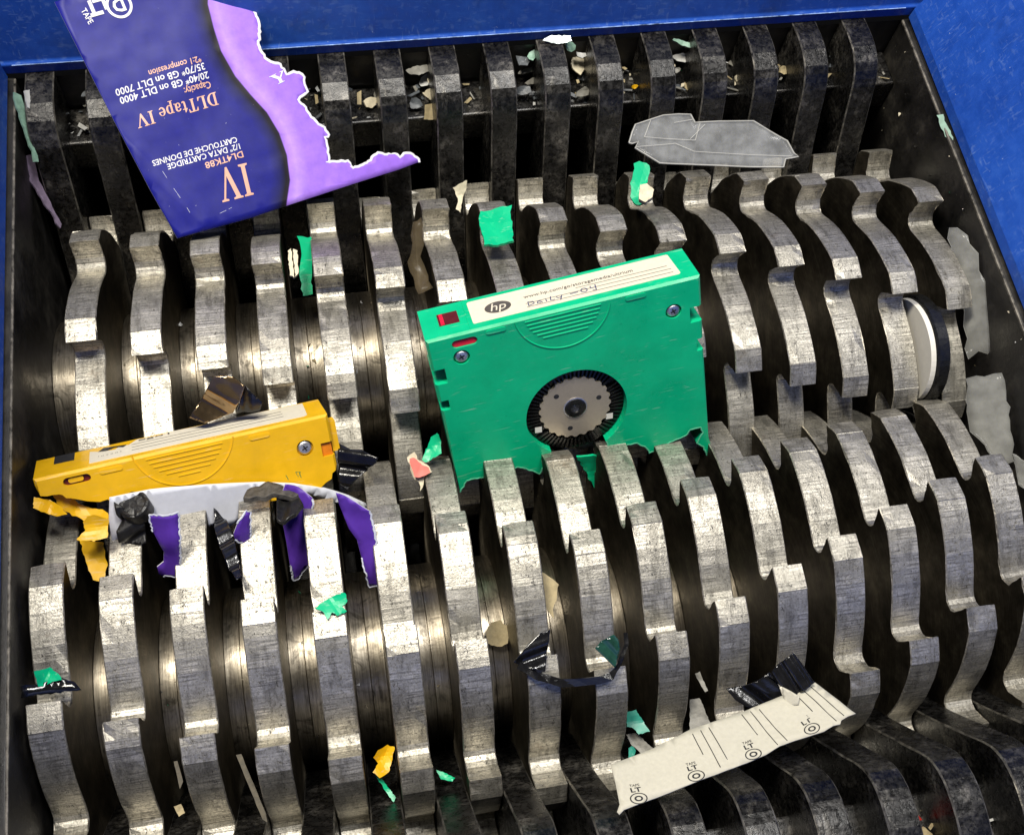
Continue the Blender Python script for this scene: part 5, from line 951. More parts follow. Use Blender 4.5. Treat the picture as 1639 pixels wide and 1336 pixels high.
"tapeY":[[84.11,-57.52,59.61],[87.36,-61.05,61.22],[91.51,-61.6,61.25],[98.07,-61.87,56.96],[99.69,-61.34,55.75],[98.02,-64.07,56.36],[94.06,-67.41,56.89],[90.24,-69.41,55.88],[84.85,-71.98,50.6],[83.8,-69.18,50.61],[83.21,-65.16,52.97]],
"lumpA":[14.68,-73.94,68.51],
"lumpB":[58.52,-73.46,62.54],
"stripA":[[8.56,-73.12,69.13],[12.73,-74.49,67.05],[14.04,-77.62,63.99],[17.14,-78.8,62.31],[16.41,-84.29,57.55],[10.6,-84.66,58.39],[7.83,-83.82,59.71],[7.71,-80.72,62.5],[10.18,-78.28,64.18],[8.72,-76.0,66.52]],
"foamA":[[50.99,-78.07,69.59],[52.19,-74.28,66.96],[55.1,-72.24,65.4],[59.33,-71.71,64.98],[63.99,-73.9,66.68],[67.74,-76.79,68.74],[69.35,-78.9,70.13],[66.8,-79.94,70.79],[61.41,-77.81,69.42],[56.19,-77.79,69.41],[53.07,-78.73,70.02]],
"foamB":[[61.81,-77.59,66.86],[68.77,-77.92,67.09],[70.67,-82.99,70.28],[68.0,-86.72,72.3],[64.19,-89.05,73.44],[61.57,-87.56,72.72]],
"filmM":[[39.51,-75.7,56.6],[43.32,-79.62,59.71],[46.0,-86.53,64.24],[47.97,-98.51,69.77],[48.91,-106.86,72.19],[47.27,-107.97,72.44],[43.91,-99.09,69.97],[41.51,-91.18,66.7],[39.92,-84.08,62.76]],
"mylar":[[34.24,-43.31,66.07],[40.11,-37.88,71.6],[45.24,-32.51,75.28],[51.06,-34.38,76.64],[54.88,-37.92,74.96],[52.66,-41.08,70.97],[49.21,-44.48,67.7],[39.7,-45.32,64.71]],
"mylar2":[[54.88,-37.92,74.96],[57.08,-39.64,72.92],[59.98,-41.75,69.41],[58.68,-43.84,66.92],[50.43,-44.97,67.37],[52.66,-41.08,70.97]],
"reel":[316.0,-42.66,52.13]}}


# ------------------------------------------------------------------ plain materials of the loose things
M = {
    'green': plain('green_plastic', (0.004, 0.42, 0.20), 0.38, vary=0.10, nscale=300, bumps=0.08),
    'yellow': plain('yellow_plastic', (0.80, 0.37, 0.010), 0.40, vary=0.08, nscale=300, bumps=0.08),
    'cream': plain('cream_plastic', (0.74, 0.66, 0.48), 0.6, vary=0.15, nscale=500, bumps=0.3),
    'tan': plain('tan_paper', (0.42, 0.34, 0.19), 0.7, vary=0.2, nscale=500, bumps=0.3),
    'pink': plain('salmon_print', (0.85, 0.19, 0.15), 0.55, vary=0.05),
    'red': plain('red_plastic', (0.55, 0.035, 0.025), 0.4),
    'teal': plain('teal_plastic', (0.03, 0.30, 0.22), 0.4),
    'grey': plain('grey_plastic', (0.24, 0.23, 0.20), 0.5, vary=0.3, bumps=0.3),
    'slate': plain('slate_plastic', (0.10, 0.11, 0.12), 0.4, vary=0.4, bumps=0.3),
    'whitegrey': plain('white_plastic', (0.58, 0.58, 0.56), 0.45, vary=0.15),
    'palegreen': plain('pale_green_plastic', (0.24, 0.40, 0.31), 0.45, vary=0.3),
    'greypurple': plain('grey_purple_card', (0.22, 0.17, 0.25), 0.6, vary=0.3),
    'black': plain('black_tape', (0.006, 0.006, 0.007), 0.16, spec=0.7, vary=0.3, nscale=200, bumps=0.25),
    'blackmatte': plain('black_crushed_plastic', (0.010, 0.0095, 0.009), 0.42, vary=0.5, nscale=500, bumps=0.35),
    'foam': plain('grey_black_foam', (0.075, 0.068, 0.058), 0.7, vary=0.7, nscale=380, bumps=0.7),
    'stress': plain('stress_whitened_green', (0.12, 0.55, 0.33), 0.6, vary=0.3),
    'film': plain('brown_film', (0.30, 0.24, 0.15), 0.32, vary=0.5, nscale=300, trans=0.35),
    'mylar': plain('brown_mylar', (0.30, 0.21, 0.12), 0.09, metal=0.9, vary=0.5, nscale=60),
    'foil': plain('pale_foil', (0.75, 0.82, 0.80), 0.25, metal=0.4, vary=0.2),
    'white': plain('white_print', (0.82, 0.82, 0.84), 0.5, vary=0.04),
    'salmon': plain('salmon_ink', (0.80, 0.46, 0.34), 0.45, vary=0.04),
    'paper': plain('cream_label_paper', (0.56, 0.53, 0.43), 0.65, vary=0.06, nscale=700, bumps=0.15),
    'label': plain('ivory_label', (0.76, 0.70, 0.56), 0.6, vary=0.05, nscale=600, bumps=0.05),
    'cardwhite': plain('white_card', (0.70, 0.72, 0.80), 0.6, vary=0.06, nscale=300),
    'ink': plain('black_ink', (0.02, 0.02, 0.022), 0.6),
    'greyink': plain('grey_ink', (0.09, 0.08, 0.07), 0.6),
    'penink': plain('blue_pen_ink', (0.05, 0.06, 0.16), 0.6),
    'purple': plain('violet_print', (0.105, 0.035, 0.37), 0.42, vary=0.12, nscale=120),
    'screw': plain('screw_steel', (0.72, 0.72, 0.74), 0.42, metal=1.0, vary=0.2),
    'reelmetal': plain('reel_plate_steel', (0.62, 0.54, 0.41), 0.45, metal=0.7, vary=0.06, nscale=900),
    'reelblack': plain('reel_black_plastic', (0.010, 0.010, 0.010), 0.28, vary=0.3),
    'redplastic': plain('red_tab_plastic', (0.80, 0.012, 0.045), 0.4),
    'darkred': plain('dark_red_recess', (0.10, 0.006, 0.008), 0.5),
    'orange': plain('orange_plastic', (0.70, 0.20, 0.006), 0.45),
    'whiteplastic': plain('white_reel_plastic', (0.86, 0.82, 0.72), 0.45, vary=0.05),
}


def scuffed(name, col, rough):
    m, nt, b = mat(name)
    v = coords(nt, 'Object')
    n = noise_n(nt, v, 60, 4, 0.65)
    r = ramp(nt, [(0.3, tuple(c * 0.88 for c in col)), (0.7, tuple(min(1, c * 1.1) for c in col))])
    lk(nt, n, r.inputs[0])
    c = r.outputs[0]
    for rot, sc_ in ((0.4, (70, 900, 900)), (1.3, (120, 1000, 800)), (-0.6, (90, 700, 1000))):
        tcn = nt.nodes.new('ShaderNodeTexCoord')
        mp = nt.nodes.new('ShaderNodeMapping')
        mp.inputs['Rotation'].default_value = (0.0, rot, 0.0)
        mp.inputs['Scale'].default_value = sc_
        lk(nt, tcn.outputs['Object'], mp.inputs['Vector'])
        s_ = noise_n(nt, mp.outputs[0], 1.0, 2, 0.5)
        rs = ramp(nt, [(0.67, 0.0), (0.75, 1.0)])
        lk(nt, s_, rs.inputs[0])
        c = mixc(nt, mathn(nt, 'MULTIPLY', rs.outputs[0], 0.42), c, tuple(min(1, x * 0.5 + 0.32) for x in col))
    d_ = noise_n(nt, v, 420, 3, 0.6)
    rd = ramp(nt, [(0.70, 0.0), (0.75, 1.0)])
    lk(nt, d_, rd.inputs[0])
    c = mixc(nt, mathn(nt, 'MULTIPLY', rd.outputs[0], 0.35), c, tuple(x * 0.35 for x in col))
    lk(nt, c, b.inputs['Base Color'])
    rr = ramp(nt, [(0.3, rough - 0.1), (0.7, rough + 0.12)])
    lk(nt, n, rr.inputs[0])
    lk(nt, rr.outputs[0], b.inputs['Roughness'])
    bump(nt, n, 0.15, 0.0008, b)
    return m


M['green'] = scuffed('green_plastic', (0.002, 0.52, 0.235), 0.34)
M['yellow'] = scuffed('yellow_plastic', (0.82, 0.46, 0.006), 0.38)


def make_clear(name, alpha, tint, rough=0.3):
    m, nt, b = mat(name)
    b.inputs['Base Color'].default_value = (*tint, 1)
    b.inputs['Roughness'].default_value = rough
    b.inputs['Transmission Weight'].default_value = 0.0
    v = coords(nt, 'Object')
    n = noise_n(nt, v, 160, 4, 0.65)
    r = ramp(nt, [(0.35, max(0.04, alpha - 0.05)), (0.7, alpha + 0.06)])
    lk(nt, n, r.inputs[0])
    lk(nt, r.outputs[0], b.inputs['Alpha'])
    bump(nt, n, 0.06, 0.0004, b)
    return m


M['film'] = make_clear('brown_film', 0.22, (0.22, 0.17, 0.10))
M['drift'] = plain('dull_wood', (0.10, 0.085, 0.058), 0.7, vary=0.4, bumps=0.4)
M['clear'] = make_clear('clear_plastic', 0.15, (0.80, 0.82, 0.83), 0.12)
M['clear2'] = make_clear('cloudy_plastic', 0.22, (0.74, 0.74, 0.69), 0.16)
M['clearedge'] = make_clear('clear_plastic_edge', 0.55, (0.72, 0.71, 0.66))


# ------------------------------------------------------------------ lettering
def arcpts(cx, cy, rx, ry, a0, a1, n=18):
    return [(cx + rx * math.cos(math.radians(a0 + (a1 - a0) * i / n)), cy + ry * math.sin(math.radians(a0 + (a1 - a0) * i / n))) for i in range(n + 1)]


def rect(x0, y0, x1, y1):
    return [(x0, y0), (x1, y0), (x1, y1), (x0, y1)]


SERIF = {
    'I': (0.42, [([(0.03, 0), (0.39, 0), (0.39, 0.05), (0.29, 0.08), (0.29, 0.92), (0.39, 0.95), (0.39, 1), (0.03, 1), (0.03, 0.95), (0.13, 0.92), (0.13, 0.08), (0.03, 0.05)], [])]),
    'V': (0.86, [([(0.40, -0.02), (0.47, -0.02), (0.77, 0.93), (0.86, 0.95), (0.86, 1), (0.58, 1), (0.58, 0.95), (0.69, 0.92), (0.48, 0.25), (0.27, 0.92), (0.37, 0.95), (0.37, 1), (0.0, 1), (0.0, 0.95), (0.09, 0.93)], [])]),
    'Y': (0.80, [([(0.24, 0), (0.57, 0), (0.57, 0.05), (0.48, 0.08), (0.48, 0.42), (0.72, 0.93), (0.80, 0.95), (0.80, 1), (0.54, 1), (0.54, 0.95), (0.62, 0.92), (0.45, 0.55), (0.28, 0.92), (0.36, 0.95), (0.36, 1), (0.0, 1), (0.0, 0.95), (0.08, 0.93), (0.33, 0.42), (0.33, 0.08), (0.24, 0.05)], [])]),
    'L': (0.66, [([(0.02, 0), (0.62, 0), (0.65, 0.30), (0.60, 0.30), (0.50, 0.07), (0.29, 0.07), (0.29, 0.92), (0.39, 0.95), (0.39, 1), (0.02, 1), (0.02, 0.95), (0.12, 0.92), (0.12, 0.08), (0.02, 0.05)], [])]),
    'T': (0.74, [([(0.21, 0), (0.53, 0), (0.53, 0.05), (0.45, 0.08), (0.45, 0.93), (0.58, 0.93), (0.67, 0.72), (0.72, 0.72), (0.70, 1), (0.04, 1), (0.02, 0.72), (0.07, 0.72), (0.16, 0.93), (0.29, 0.93), (0.29, 0.08), (0.21, 0.05)], [])]),
    'D': (0.80, [([(0.02, 0), (0.34, 0)] + arcpts(0.34, 0.5, 0.42, 0.5, -88, 88) + [(0.34, 1), (0.02, 1), (0.02, 0.95), (0.12, 0.92), (0.12, 0.08), (0.02, 0.05)],
                  [[(0.28, 0.07)] + arcpts(0.33, 0.5, 0.26, 0.43, -88, 88) + [(0.28, 0.93)]])]),
    't': (0.40, [([(0.10, 0.16)] + arcpts(0.24, 0.14, 0.14, 0.15, 190, 330, 8) + [(0.33, 0.14), (0.25, 0.10), (0.23, 0.16), (0.23, 0.58), (0.36, 0.58), (0.36, 0.65), (0.23, 0.65), (0.23, 0.88), (0.18, 0.88), (0.02, 0.62), (0.02, 0.58), (0.10, 0.58)], [])]),
    'a': (0.52, [(arcpts(0.20, 0.19, 0.17, 0.20, 0, 360, 20)[:-1], [arcpts(0.21, 0.19, 0.075, 0.13, 0, 360, 14)[:-1]]),
                 (rect(0.30, 0.03, 0.43, 0.50), []), (arcpts(0.23, 0.46, 0.20, 0.21, 0, 170, 12) + arcpts(0.22, 0.44, 0.09, 0.15, 170, 0, 8), []), (rect(0.42, 0.0, 0.51, 0.06), [])]),
    'p': (0.58, [(rect(0.08, -0.26, 0.22, 0.64), []), (rect(0.0, -0.30, 0.32, -0.25), []), (rect(0.0, 0.60, 0.10, 0.65), []),
                 (arcpts(0.32, 0.32, 0.23, 0.34, 0, 360, 24)[:-1], [arcpts(0.30, 0.32, 0.10, 0.27, 0, 360, 18)[:-1]])]),
    'e': (0.52, [(arcpts(0.26, 0.32, 0.24, 0.34, 4, 325, 24) + arcpts(0.28, 0.34, 0.12, 0.28, 312, 4, 20), []), (rect(0.10, 0.32, 0.46, 0.39), [])]),
    ' ': (0.28, []),
}


def glyph_mesh(s, kind):
    """flat triangles of a line of text in units of the cap height; returns verts, faces, width"""
    if kind == 1:
        V_, F_, x = [], [], 0.0
        for ch in s:
            w, polys = SERIF[ch]
            for out, holes in polys:
                v, t = triangulate(out, holes)
                b = len(V_)
                V_ += [(p[0] + x, p[1]) for p in v]
                F_ += [tuple(i + b for i in q) for q in t]
            x += w + 0.03
        return V_, F_, x
    cu = bpy.data.curves.new('t', 'FONT')
    cu.body = s
    cu.size = 1.0
    cu.resolution_u = 2
    if kind in (0, 2, 3):
        cu.offset = 0.014 if kind != 2 else 0.03
    ob = bpy.data.objects.new('t', cu)
    COL.objects.link(ob)
    dg = bpy.context.evaluated_depsgraph_get()
    me = bpy.data.meshes.new_from_object(ob.evaluated_get(dg))
    V_ = [(v.co.x, v.co.y) for v in me.vertices]
    F_ = [tuple(p.vertices) for p in me.polygons]
    bpy.data.objects.remove(ob)
    bpy.data.curves.remove(cu)
    bpy.data.meshes.remove(me)
    cap = 0.69
    x0 = min(v[0] for v in V_)
    w = max(v[0] for v in V_) - x0
    V_ = [((v[0] - x0) / cap, v[1] / cap) for v in V_]
    return V_, F_, w / cap


def lettering(s, a, b, up, m, parent, kind=0, to3=None, lift=0.12, name='lettering', bend=None):
    V_, F_, w = glyph_mesh(s, kind)
    a, b, up = Vector(a), Vector(b), Vector(up)
    d = (b - a) / w
    to3 = to3 or (lambda x, y, z: (x, y, z))
    verts = []
    for gx, gy in V_:
        p = a + d * gx + up * gy
        verts.append(to3(p.x, p.y, lift + (bend(p.x, p.y) if bend else 0)))
    return mesh_obj(name, verts, F_, m, parent)


def ridge(lines, w, h, m, parent, to3=None, base=0.0, name='ridge', bend=None):
    """raised lines: little bars with a trapezoid section along polylines"""
    to3 = to3 or (lambda x, y, z: (x, y, z))
    verts, faces = [], []
    for ln in lines:
        pts = [Vector(p) for p in ln]
        n = len(pts)
        b0 = len(verts)
        for i, p in enumerate(pts):
            d = (pts[min(i + 1, n - 1)] - pts[max(i - 1, 0)])
            d = d.normalized() if d.length else Vector((1, 0))
            nn = Vector((-d.y, d.x))
            bz = base + (bend(p.x, p.y) if bend else 0)
            for s, z in ((-0.5, -0.05), (-0.28, h), (0.28, h), (0.5, -0.05)):
                q = p + nn * s * w
                verts.append(to3(q.x, q.y, bz + z))
        for i in range(n - 1):
            for k in range(3):
                faces.append((b0 + i * 4 + k, b0 + (i + 1) * 4 + k, b0 + (i + 1) * 4 + k + 1, b0 + i * 4 + k + 1))
    return mesh_obj(name, verts, faces, m, parent)


def flat_ring(name, cx, cy, r0, r1, m, parent, lift, to3=None, n=48, ry=1.0, rot=0.0, bend=None):
    to3 = to3 or (lambda x, y, z: (x, y, z))
    verts, faces = [], []
    for r in (r0, r1):
        for i in range(n):
            t = 2 * math.pi * i / n
            x, y = r * math.cos(t), r * ry * math.sin(t)
            px_, py_ = cx + x * math.cos(rot) - y * math.sin(rot), cy + x * math.sin(rot) + y * math.cos(rot)
            verts.append(to3(px_, py_, lift + (bend(px_, py_) if bend else 0)))
    for i in range(n):
        j = (i + 1) % n
        faces.append((i, j, n + j, n + i))
    return mesh_obj(name, verts, faces, m, parent)


def disc3(name, cx, cy, prof, m, parent, to3, n=40, smooth=False):
    """lathe around the face normal: prof = [(r, height)...]"""
    verts, faces = [], []
    for r, h in prof:
        for i in range(n):
            t = 2 * math.pi * i / n
            verts.append(to3(cx + r * math.cos(t), cy + r * math.sin(t), h))
    k = len(prof)
    for j in range(k - 1):
        for i in range(n):
            i2 = (i + 1) % n
            faces.append((j * n + i, j * n + i2, (j + 1) * n + i2, (j + 1) * n + i))
    faces.append(tuple(range((k - 1) * n, k * n)))
    o = mesh_obj(name, verts, faces, m, parent)
    bm = bmesh.new()
    bm.from_mesh(o.data)
    bmesh.ops.recalc_face_normals(bm, faces=bm.faces)
    bm.to_mesh(o.data)
    bm.free()
    return o


# ------------------------------------------------------------------ tape cartridges
CW, CT = 105.4, 21.5


def face_xz(x, z, h):
    return (x, -h, z)


def face_xy(x, y, h):
    return (x, y, h)


def cart_root(d, label):
    m = Matrix.Identity(4)
    for r in range(3):
        for c in range(3):
            m[r][c] = d['R'][r][c] * d['s']
        m[r][3] = d['t'][r] * S
    o = empty('tape_cartridge', mat=m)
    tag(o, label, 'tape cartridge')
    return o


def shell(root, outline, holes, m):
    def cl(p):
        return (min(max(p[0], 0.9), CW - 0.9), min(p[1], -0.9)) if p[1] > -66 else (p[0], p[1])
    o = plate2d('shell', outline, holes, -CT, 0.0, m, root, 0.9, cl, 1.6, face_xz)
    # floors of the pits and the back
    for h in holes:
        mesh_obj('pit_floor', [(p[0], 1.55, p[1]) for p in h], [tuple(range(len(h)))], m, o)
    v2, tris = triangulate(outline)
    mesh_obj('back_face', [(p[0], CT, p[1]) for p in v2], [t[::-1] for t in tris], m, o)
    return o


def screw(root, x, z):
    o = disc3('screw', x, z, [(2.55, -1.5), (2.55, -0.55), (2.1, -0.15), (0.9, 0.0)], M['screw'], root, face_xz, 24)
    for ang in (0.4, 0.4 + math.pi / 2):
        c, s = math.cos(ang), math.sin(ang)
        pts = [(x + c * a - s * b, z + s * a + c * b) for a, b in ((-1.2, -0.3), (1.2, -0.3), (1.2, 0.3), (-1.2, 0.3))]
        mesh_obj('screw_slot', [face_xz(p[0], p[1], 0.04) for p in pts], [(0, 1, 2, 3)], M['ink'], o)
    return o


def pill(x0, x1, z, r, n=10):
    return [(x1 - r + r * math.cos(t), z + r * math.sin(t)) for t in [math.pi * (-0.5 + i / n) for i in range(n + 1)]] + \
           [(x0 + r + r * math.cos(t), z + r * math.sin(t)) for t in [math.pi * (0.5 + i / n) for i in range(n + 1)]]


def grip(root, m, cx=52.0, cz=1.5, R=18.5):
    arc = [(cx + R * math.cos(math.radians(t)), cz + R * math.sin(math.radians(t))) for t in range(188, 353, 5)]
    ridge([arc], 0.55, 0.30, m, root, face_xz, name='grip_arc')
    ls = []
    for i in range(6):
        z = -1.9 - 1.75 * i
        hw = math.sqrt(max(1, (R - 3.5) ** 2 - (z - cz) ** 2))
        ls.append([(cx - hw, z), (cx + hw, z)])
    for l in ls:
        ridge([l], 0.55, 0.28, m, root, face_xz, name='grip_rib')


g = D['green']
root = cart_root(g, 'green data tape cartridge standing between the two shafts, label on top')
hub = (52.1, -49.6)
RH = 20.6
left = [(0, 0), (0, -13.6), (4.8, -13.6), (4.8, -20.4), (0, -20.4), (0, -28.2), (3.6, -28.2), (3.6, -32.8), (0, -32.8)]
right = [(CW, -34), (CW - 2.8, -34), (CW - 2.8, -28.4), (CW, -28.4), (CW, -20.2), (CW - 4.8, -20.2), (CW - 4.8, -13.2), (CW, -13.2), (CW, 0)]
a0 = math.atan2(g['bot'][-1][1] - hub[1], g['bot'][-1][0] - hub[0]) % (2 * math.pi)
a1 = math.atan2(g['bot2'][0][1] - hub[1], g['bot2'][0][0] - hub[0]) % (2 * math.pi)
bay = [(hub[0] + RH * math.cos(a0 + (a1 - 2 * math.pi - a0 if a1 > a0 else a1 - a0) * i / 44), hub[1] + RH * math.sin(a0 + (a1 - 2 * math.pi - a0 if a1 > a0 else a1 - a0) * i / 44)) for i in range(45)]
out = left + [tuple(p) for p in g['bot'][:-1]] + bay + [tuple(p) for p in g['bot2']] + right
red_pill = pill(9.2, 19.0, -4.3, 1.75)
h1, h2 = circle2(11.9, -10.4, 3.2, 24), circle2(94.2, -12.9, 3.2, 24)
sh = shell(root, out, [red_pill, h1, h2], M['green'])
mesh_obj('write_protect_tab', [(p[0] * 0.96 + 14.1 * 0.04, 0.7, p[1] * 0.92 - 4.3 * 0.08) for p in red_pill], [tuple(range(len(red_pill)))], M['redplastic'], root)
screw(root, 11.9, -10.4)
screw(root, 94.2, -12.9)
grip(root, M['green'])
for xa, xb in ((22.5, 30.0), (76.0, 84.0)):
    pl = plate2d('latch_bump', pill(xa, xb, -2.3, 0.9), [], -0.1, 0.35, M['green'], root, 0.15, None, None, face_xz)
rnd = random.Random(9)
for seg in (g['bot'][:-1], g['bot2'][:-1]):
    pts = [(q[0] + rnd.uniform(-0.25, 0.25), q[1] + 0.25 + rnd.uniform(-0.2, 0.2)) for q in open_densify([tuple(q) for q in seg], 0.8)]
    ridge([pts], 0.7, 0.10, M['stress'], root, face_xz, 0.0, 'torn_edge')
# reel behind the opening
disc3('reel_backing', hub[0], hub[1], [(RH + 1.5, -6.0), (0.5, -6.0)], M['reelblack'], root, face_xz, 48)
rv, rf = [], []
for i in range(64):
    t = 2 * math.pi * i / 64
    if i % 16 in (5,):
        continue
    for rr, hh in ((14.6, -2.6), (20.0, -3.4)):
        for dt in (-0.022, 0.022):
            rv.append(face_xz(hub[0] + rr * math.cos(t + dt), hub[1] + rr * math.sin(t + dt), hh))
    for rr in (14.6, 20.0):
        for dt in (-0.026, 0.026):
            rv.append(face_xz(hub[0] + rr * math.cos(t + dt), hub[1] + rr * math.sin(t + dt), -4.6))
    b = len(rv) - 8
    rf += [(b, b + 1, b + 3, b + 2), (b, b + 2, b + 6, b + 4), (b + 1, b + 5, b + 7, b + 3), (b + 2, b + 3, b + 7, b + 6)]
mesh_obj('reel_ribs', rv, rf, M['reelblack'], root)
disc3('reel_ring', hub[0], hub[1], [(20.2, -5.5), (20.2, -4.4), (13.5, -4.2)], M['reelblack'], root, face_xz, 64)
gear = []
for i in range(96):
    t = 2 * math.pi * i / 96
    r = 14.3 + (0.45 if (i // 2) % 2 else -0.35)
    gear.append((hub[0] + r * math.cos(t), hub[1] + 1.0 + r * math.sin(t)))
gp_ = plate2d('reel_plate', gear, [], -3.6, -2.3, M['reelmetal'], root, 0, None, None, face_xz)
disc3('hub_cap', hub[0], hub[1] + 1.0, [(4.9, -2.4), (4.9, -2.1), (4.3, -2.0)], M['screw'], gp_, face_xz, 32)
disc3('hub_bore', hub[0], hub[1] + 1.0, [(4.4, -2.2), (4.4, -1.75), (3.9, -1.5), (2.0, -1.4), (1.7, -2.0), (0.4, -2.0)], M['reelblack'], gp_, face_xz, 32)
for k in range(3):
    t = math.radians(12 + 120 * k)
    disc3('plate_hole', hub[0] + 10.2 * math.cos(t), hub[1] + 1.0 + 10.2 * math.sin(t), [(1.1, -2.35), (1.1, -2.26)], M['ink'], gp_, face_xz, 16)
for q in (g['sqA'], g['sqB']):
    x, z = q[0], q[1]
    mesh_obj('reel_clip', [face_xz(x + dx, z + dz, -2.5) for dx, dz in ((-1.5, -1.3), (1.3, -1.6), (1.6, 1.2), (-1.2, 1.5))], [(0, 1, 2, 3)], M['whiteplastic'], root)
# spine label and window
lab = sheet('label', [(19.2, 4.0), (98.6, 4.3), (99.3, 5.0), (98.8, 19.0), (98.2, 19.4), (19.6, 19.3), (18.9, 18.6), (18.9, 4.6)], 0.14, [M['label']], root, grid=0, smooth=False)
lab.location = (0, 0, 0.09 * S)
el = mesh_obj('logo', [face_xy(x, y, 0.22) for x, y in circle2(29.7, 11.2, 5.1, 40, 3.7)], [tuple(range(40))], M['greyink'], lab)
V_, F_, w = glyph_mesh('hp', 4)
mesh_obj('lettering', [face_xy(26.6 + gx * 4.5 + gy * 1.2, 9.1 + gy * 4.9, 0.28) for gx, gy in V_], F_, M['label'], lab)
lettering('www.hp.com/go/storagemedia/ultrium', (40.2, 12.6), (83.2, 13.2), (0, 1.9), M['greyink'], lab, 4, face_xy, 0.22)
for y_, x0_, x1_ in ((11.4, 60, 96), (8.9, 40, 97), (6.4, 40, 97)):
    ridge([[(x0_, y_), (x1_, y_ + 0.15)]], 0.22, 0.02, M['greyink'], lab, face_xy, 0.19, 'rule_line')
pen = [[(0, 0), (0.05, 1.0), (0.45, 0.85), (0.5, 0.3), (0, 0)], [(1.05, 0.55), (0.8, 0.5), (0.72, 0.12), (1.0, 0.08), (1.08, 0.5), (1.15, 0.0)], [(1.5, 0.5), (1.52, 0.05)], [(1.5, 0.72), (1.52, 0.8)],
       [(1.95, 1.0), (1.85, 0.08), (2.2, 0.05)], [(2.4, 0.55), (2.5, 0.2), (2.75, 0.3)], [(2.85, 0.6), (2.62, -0.4)]]
ridge([[(40.8 + x * 4.6, 7.0 + y * 2.7) for x, y in st] for st in pen], 0.42, 0.03, M['penink'], lab, face_xy, 0.21, 'handwriting')
pen = [[(57.0, 8.2), (60.2, 8.4)], [(62.0 + 1.2 * math.cos(t) + 0.6, 8.6 + 1.3 * math.sin(t)) for t in [i * 0.55 for i in range(12)]], [(65.4, 10.2), (65.2, 8.8), (67.0, 8.9)], [(67.4, 10.6), (67.0, 6.9), (65.6, 7.2)]]
ridge(pen, 0.42, 0.03, M['penink'], lab, face_xy, 0.21, 'handwriting')
v, f = box_data(6.5, 14.4, 7.4, 15.8, -0.4, 0.06)
mesh_obj('window', v, f, M['darkred'], root)
v, f = box_data(7.3, 8.7, 8.0, 15.2, -0.2, 0.30)
mesh_obj('window_tab', v, f, M['redplastic'], root)
ridge([[(6.4, 7.3), (14.5, 7.3), (14.5, 15.9), (6.4, 15.9), (6.4, 7.3)]], 0.5, 0.18, M['green'], root, face_xy, 0, 'window_frame')
ridge([[(17.2, 0.9), (17.2, 20.6)]], 0.35, 0.2, M['green'], root, face_xy, 0, 'spine_seam')

# ---- yellow
y = D['yellow']
root = cart_root(y, 'broken yellow data tape cartridge lying tilted at the left, white label on top')
botr = [y['r5'], y['r4'], y['r3'], y['r2'], y['r1']]
out = [(0, 0), (0.0, -2.5)] + [tuple(p) for p in y['bot']] + [(30, -20), (60, -27), (92, -30)] + [tuple(p) for p in botr] + [(CW, -20.5), (CW, -16.3), (CW - 4.6, -16.3), (CW - 4.6, -10.8), (CW, -10.8), (CW, 0)]
slot = pill(9.3, 18.8, -3.6, 1.6)
h1 = circle2(94.8, -11.2, 3.2, 24)
shell(root, out, [slot, h1], M['yellow'])
screw(root, 94.8, -11.2)
mesh_obj('slot_tab', [face_xz(p[0] * 0.55 + 13.2 * 0.45, p[1] * 0.6 - 3.4 * 0.4, -0.8) for p in slot], [tuple(range(len(slot)))], M['yellow'], root)
mesh_obj('slot_floor', [face_xz(p[0], p[1], -1.45) for p in slot], [tuple(range(len(slot)))], M['darkred'], root)
v, f = box_data(CW - 4.55, CW - 0.6, 1.2, 12, -16.2, -10.9)
mesh_obj('notch_block', v, f, M['orange'], root)
grip(root, M['yellow'], 52.0, 3.6, 18.3)
for xa, xb in ((22.0, 30.0), (75.5, 83.0)):
    plate2d('latch_bump', pill(xa, xb, -2.6, 0.9), [], -0.1, 0.35, M['yellow'], root, 0.15, None, None, face_xz)
lab = sheet('label', [(19.0, 4.2), (97.2, 3.6), (98.4, 4.6), (99.0, 20.2), (80, 21.0), (64, 20.2), (50, 21.0), (44, 19.6), (36, 20.4), (33, 16.0), (30, 16.8), (28, 14.0), (23.0, 15.0), (19.0, 18.0)], 0.14, [M['label']], root, grid=0, smooth=False)
lab.location = (0, 0, 0.09 * S)
for y_ in (8.4, 11.8, 15.2):
    ridge([[(34, y_), (90, y_ + 0.1)]], 0.22, 0.02, M['greyink'], lab, face_xy, 0.19, 'rule_line')
lettering('i n v e n t', (22.2, 9.0), (30.5, 9.2), (0, 1.1), M['ink'], lab, 4, face_xy, 0.22)
lettering('ego1', (36.5, 17.6), (48.0, 18.0), (0, 2.2), M['greyink'], lab, 4, face_xy, 0.22)
mesh_obj('torn_patch', [face_xy(px_, py_, 0.22) for px_, py_ in ((22.0, 15.2), (25, 14.4), (28, 16.6), (31, 14.4), (32.4, 16.4), (24, 18.6))], [(0, 1, 2, 3, 4, 5)], M['ink'], lab)
v, f = box_data(6.4, 13.6, 12.6, 21.7, -3.0, 0.05)
mesh_obj('spine_notch', v, f, M['ink'], root)
pen = [[(85.8, -19.9), (86.4, -22.0)], [(89.6, -19.6), (91.4, -20.0), (90.2, -21.8), (89.6, -19.6)], [(90.9, -19.9), (91.2, -22.4)]]
ridge(pen, 0.35, 0.03, plain('green_pen_ink', (0.10, 0.22, 0.06), 0.5), root, face_xz, 0.02, 'handwriting')
v, f = box_data(CW - 0.05, CW + 2.6, 3.0, 8.0, -16.0, -4.0)
mesh_obj('broken_tab', v, f, M['yellow'], root)

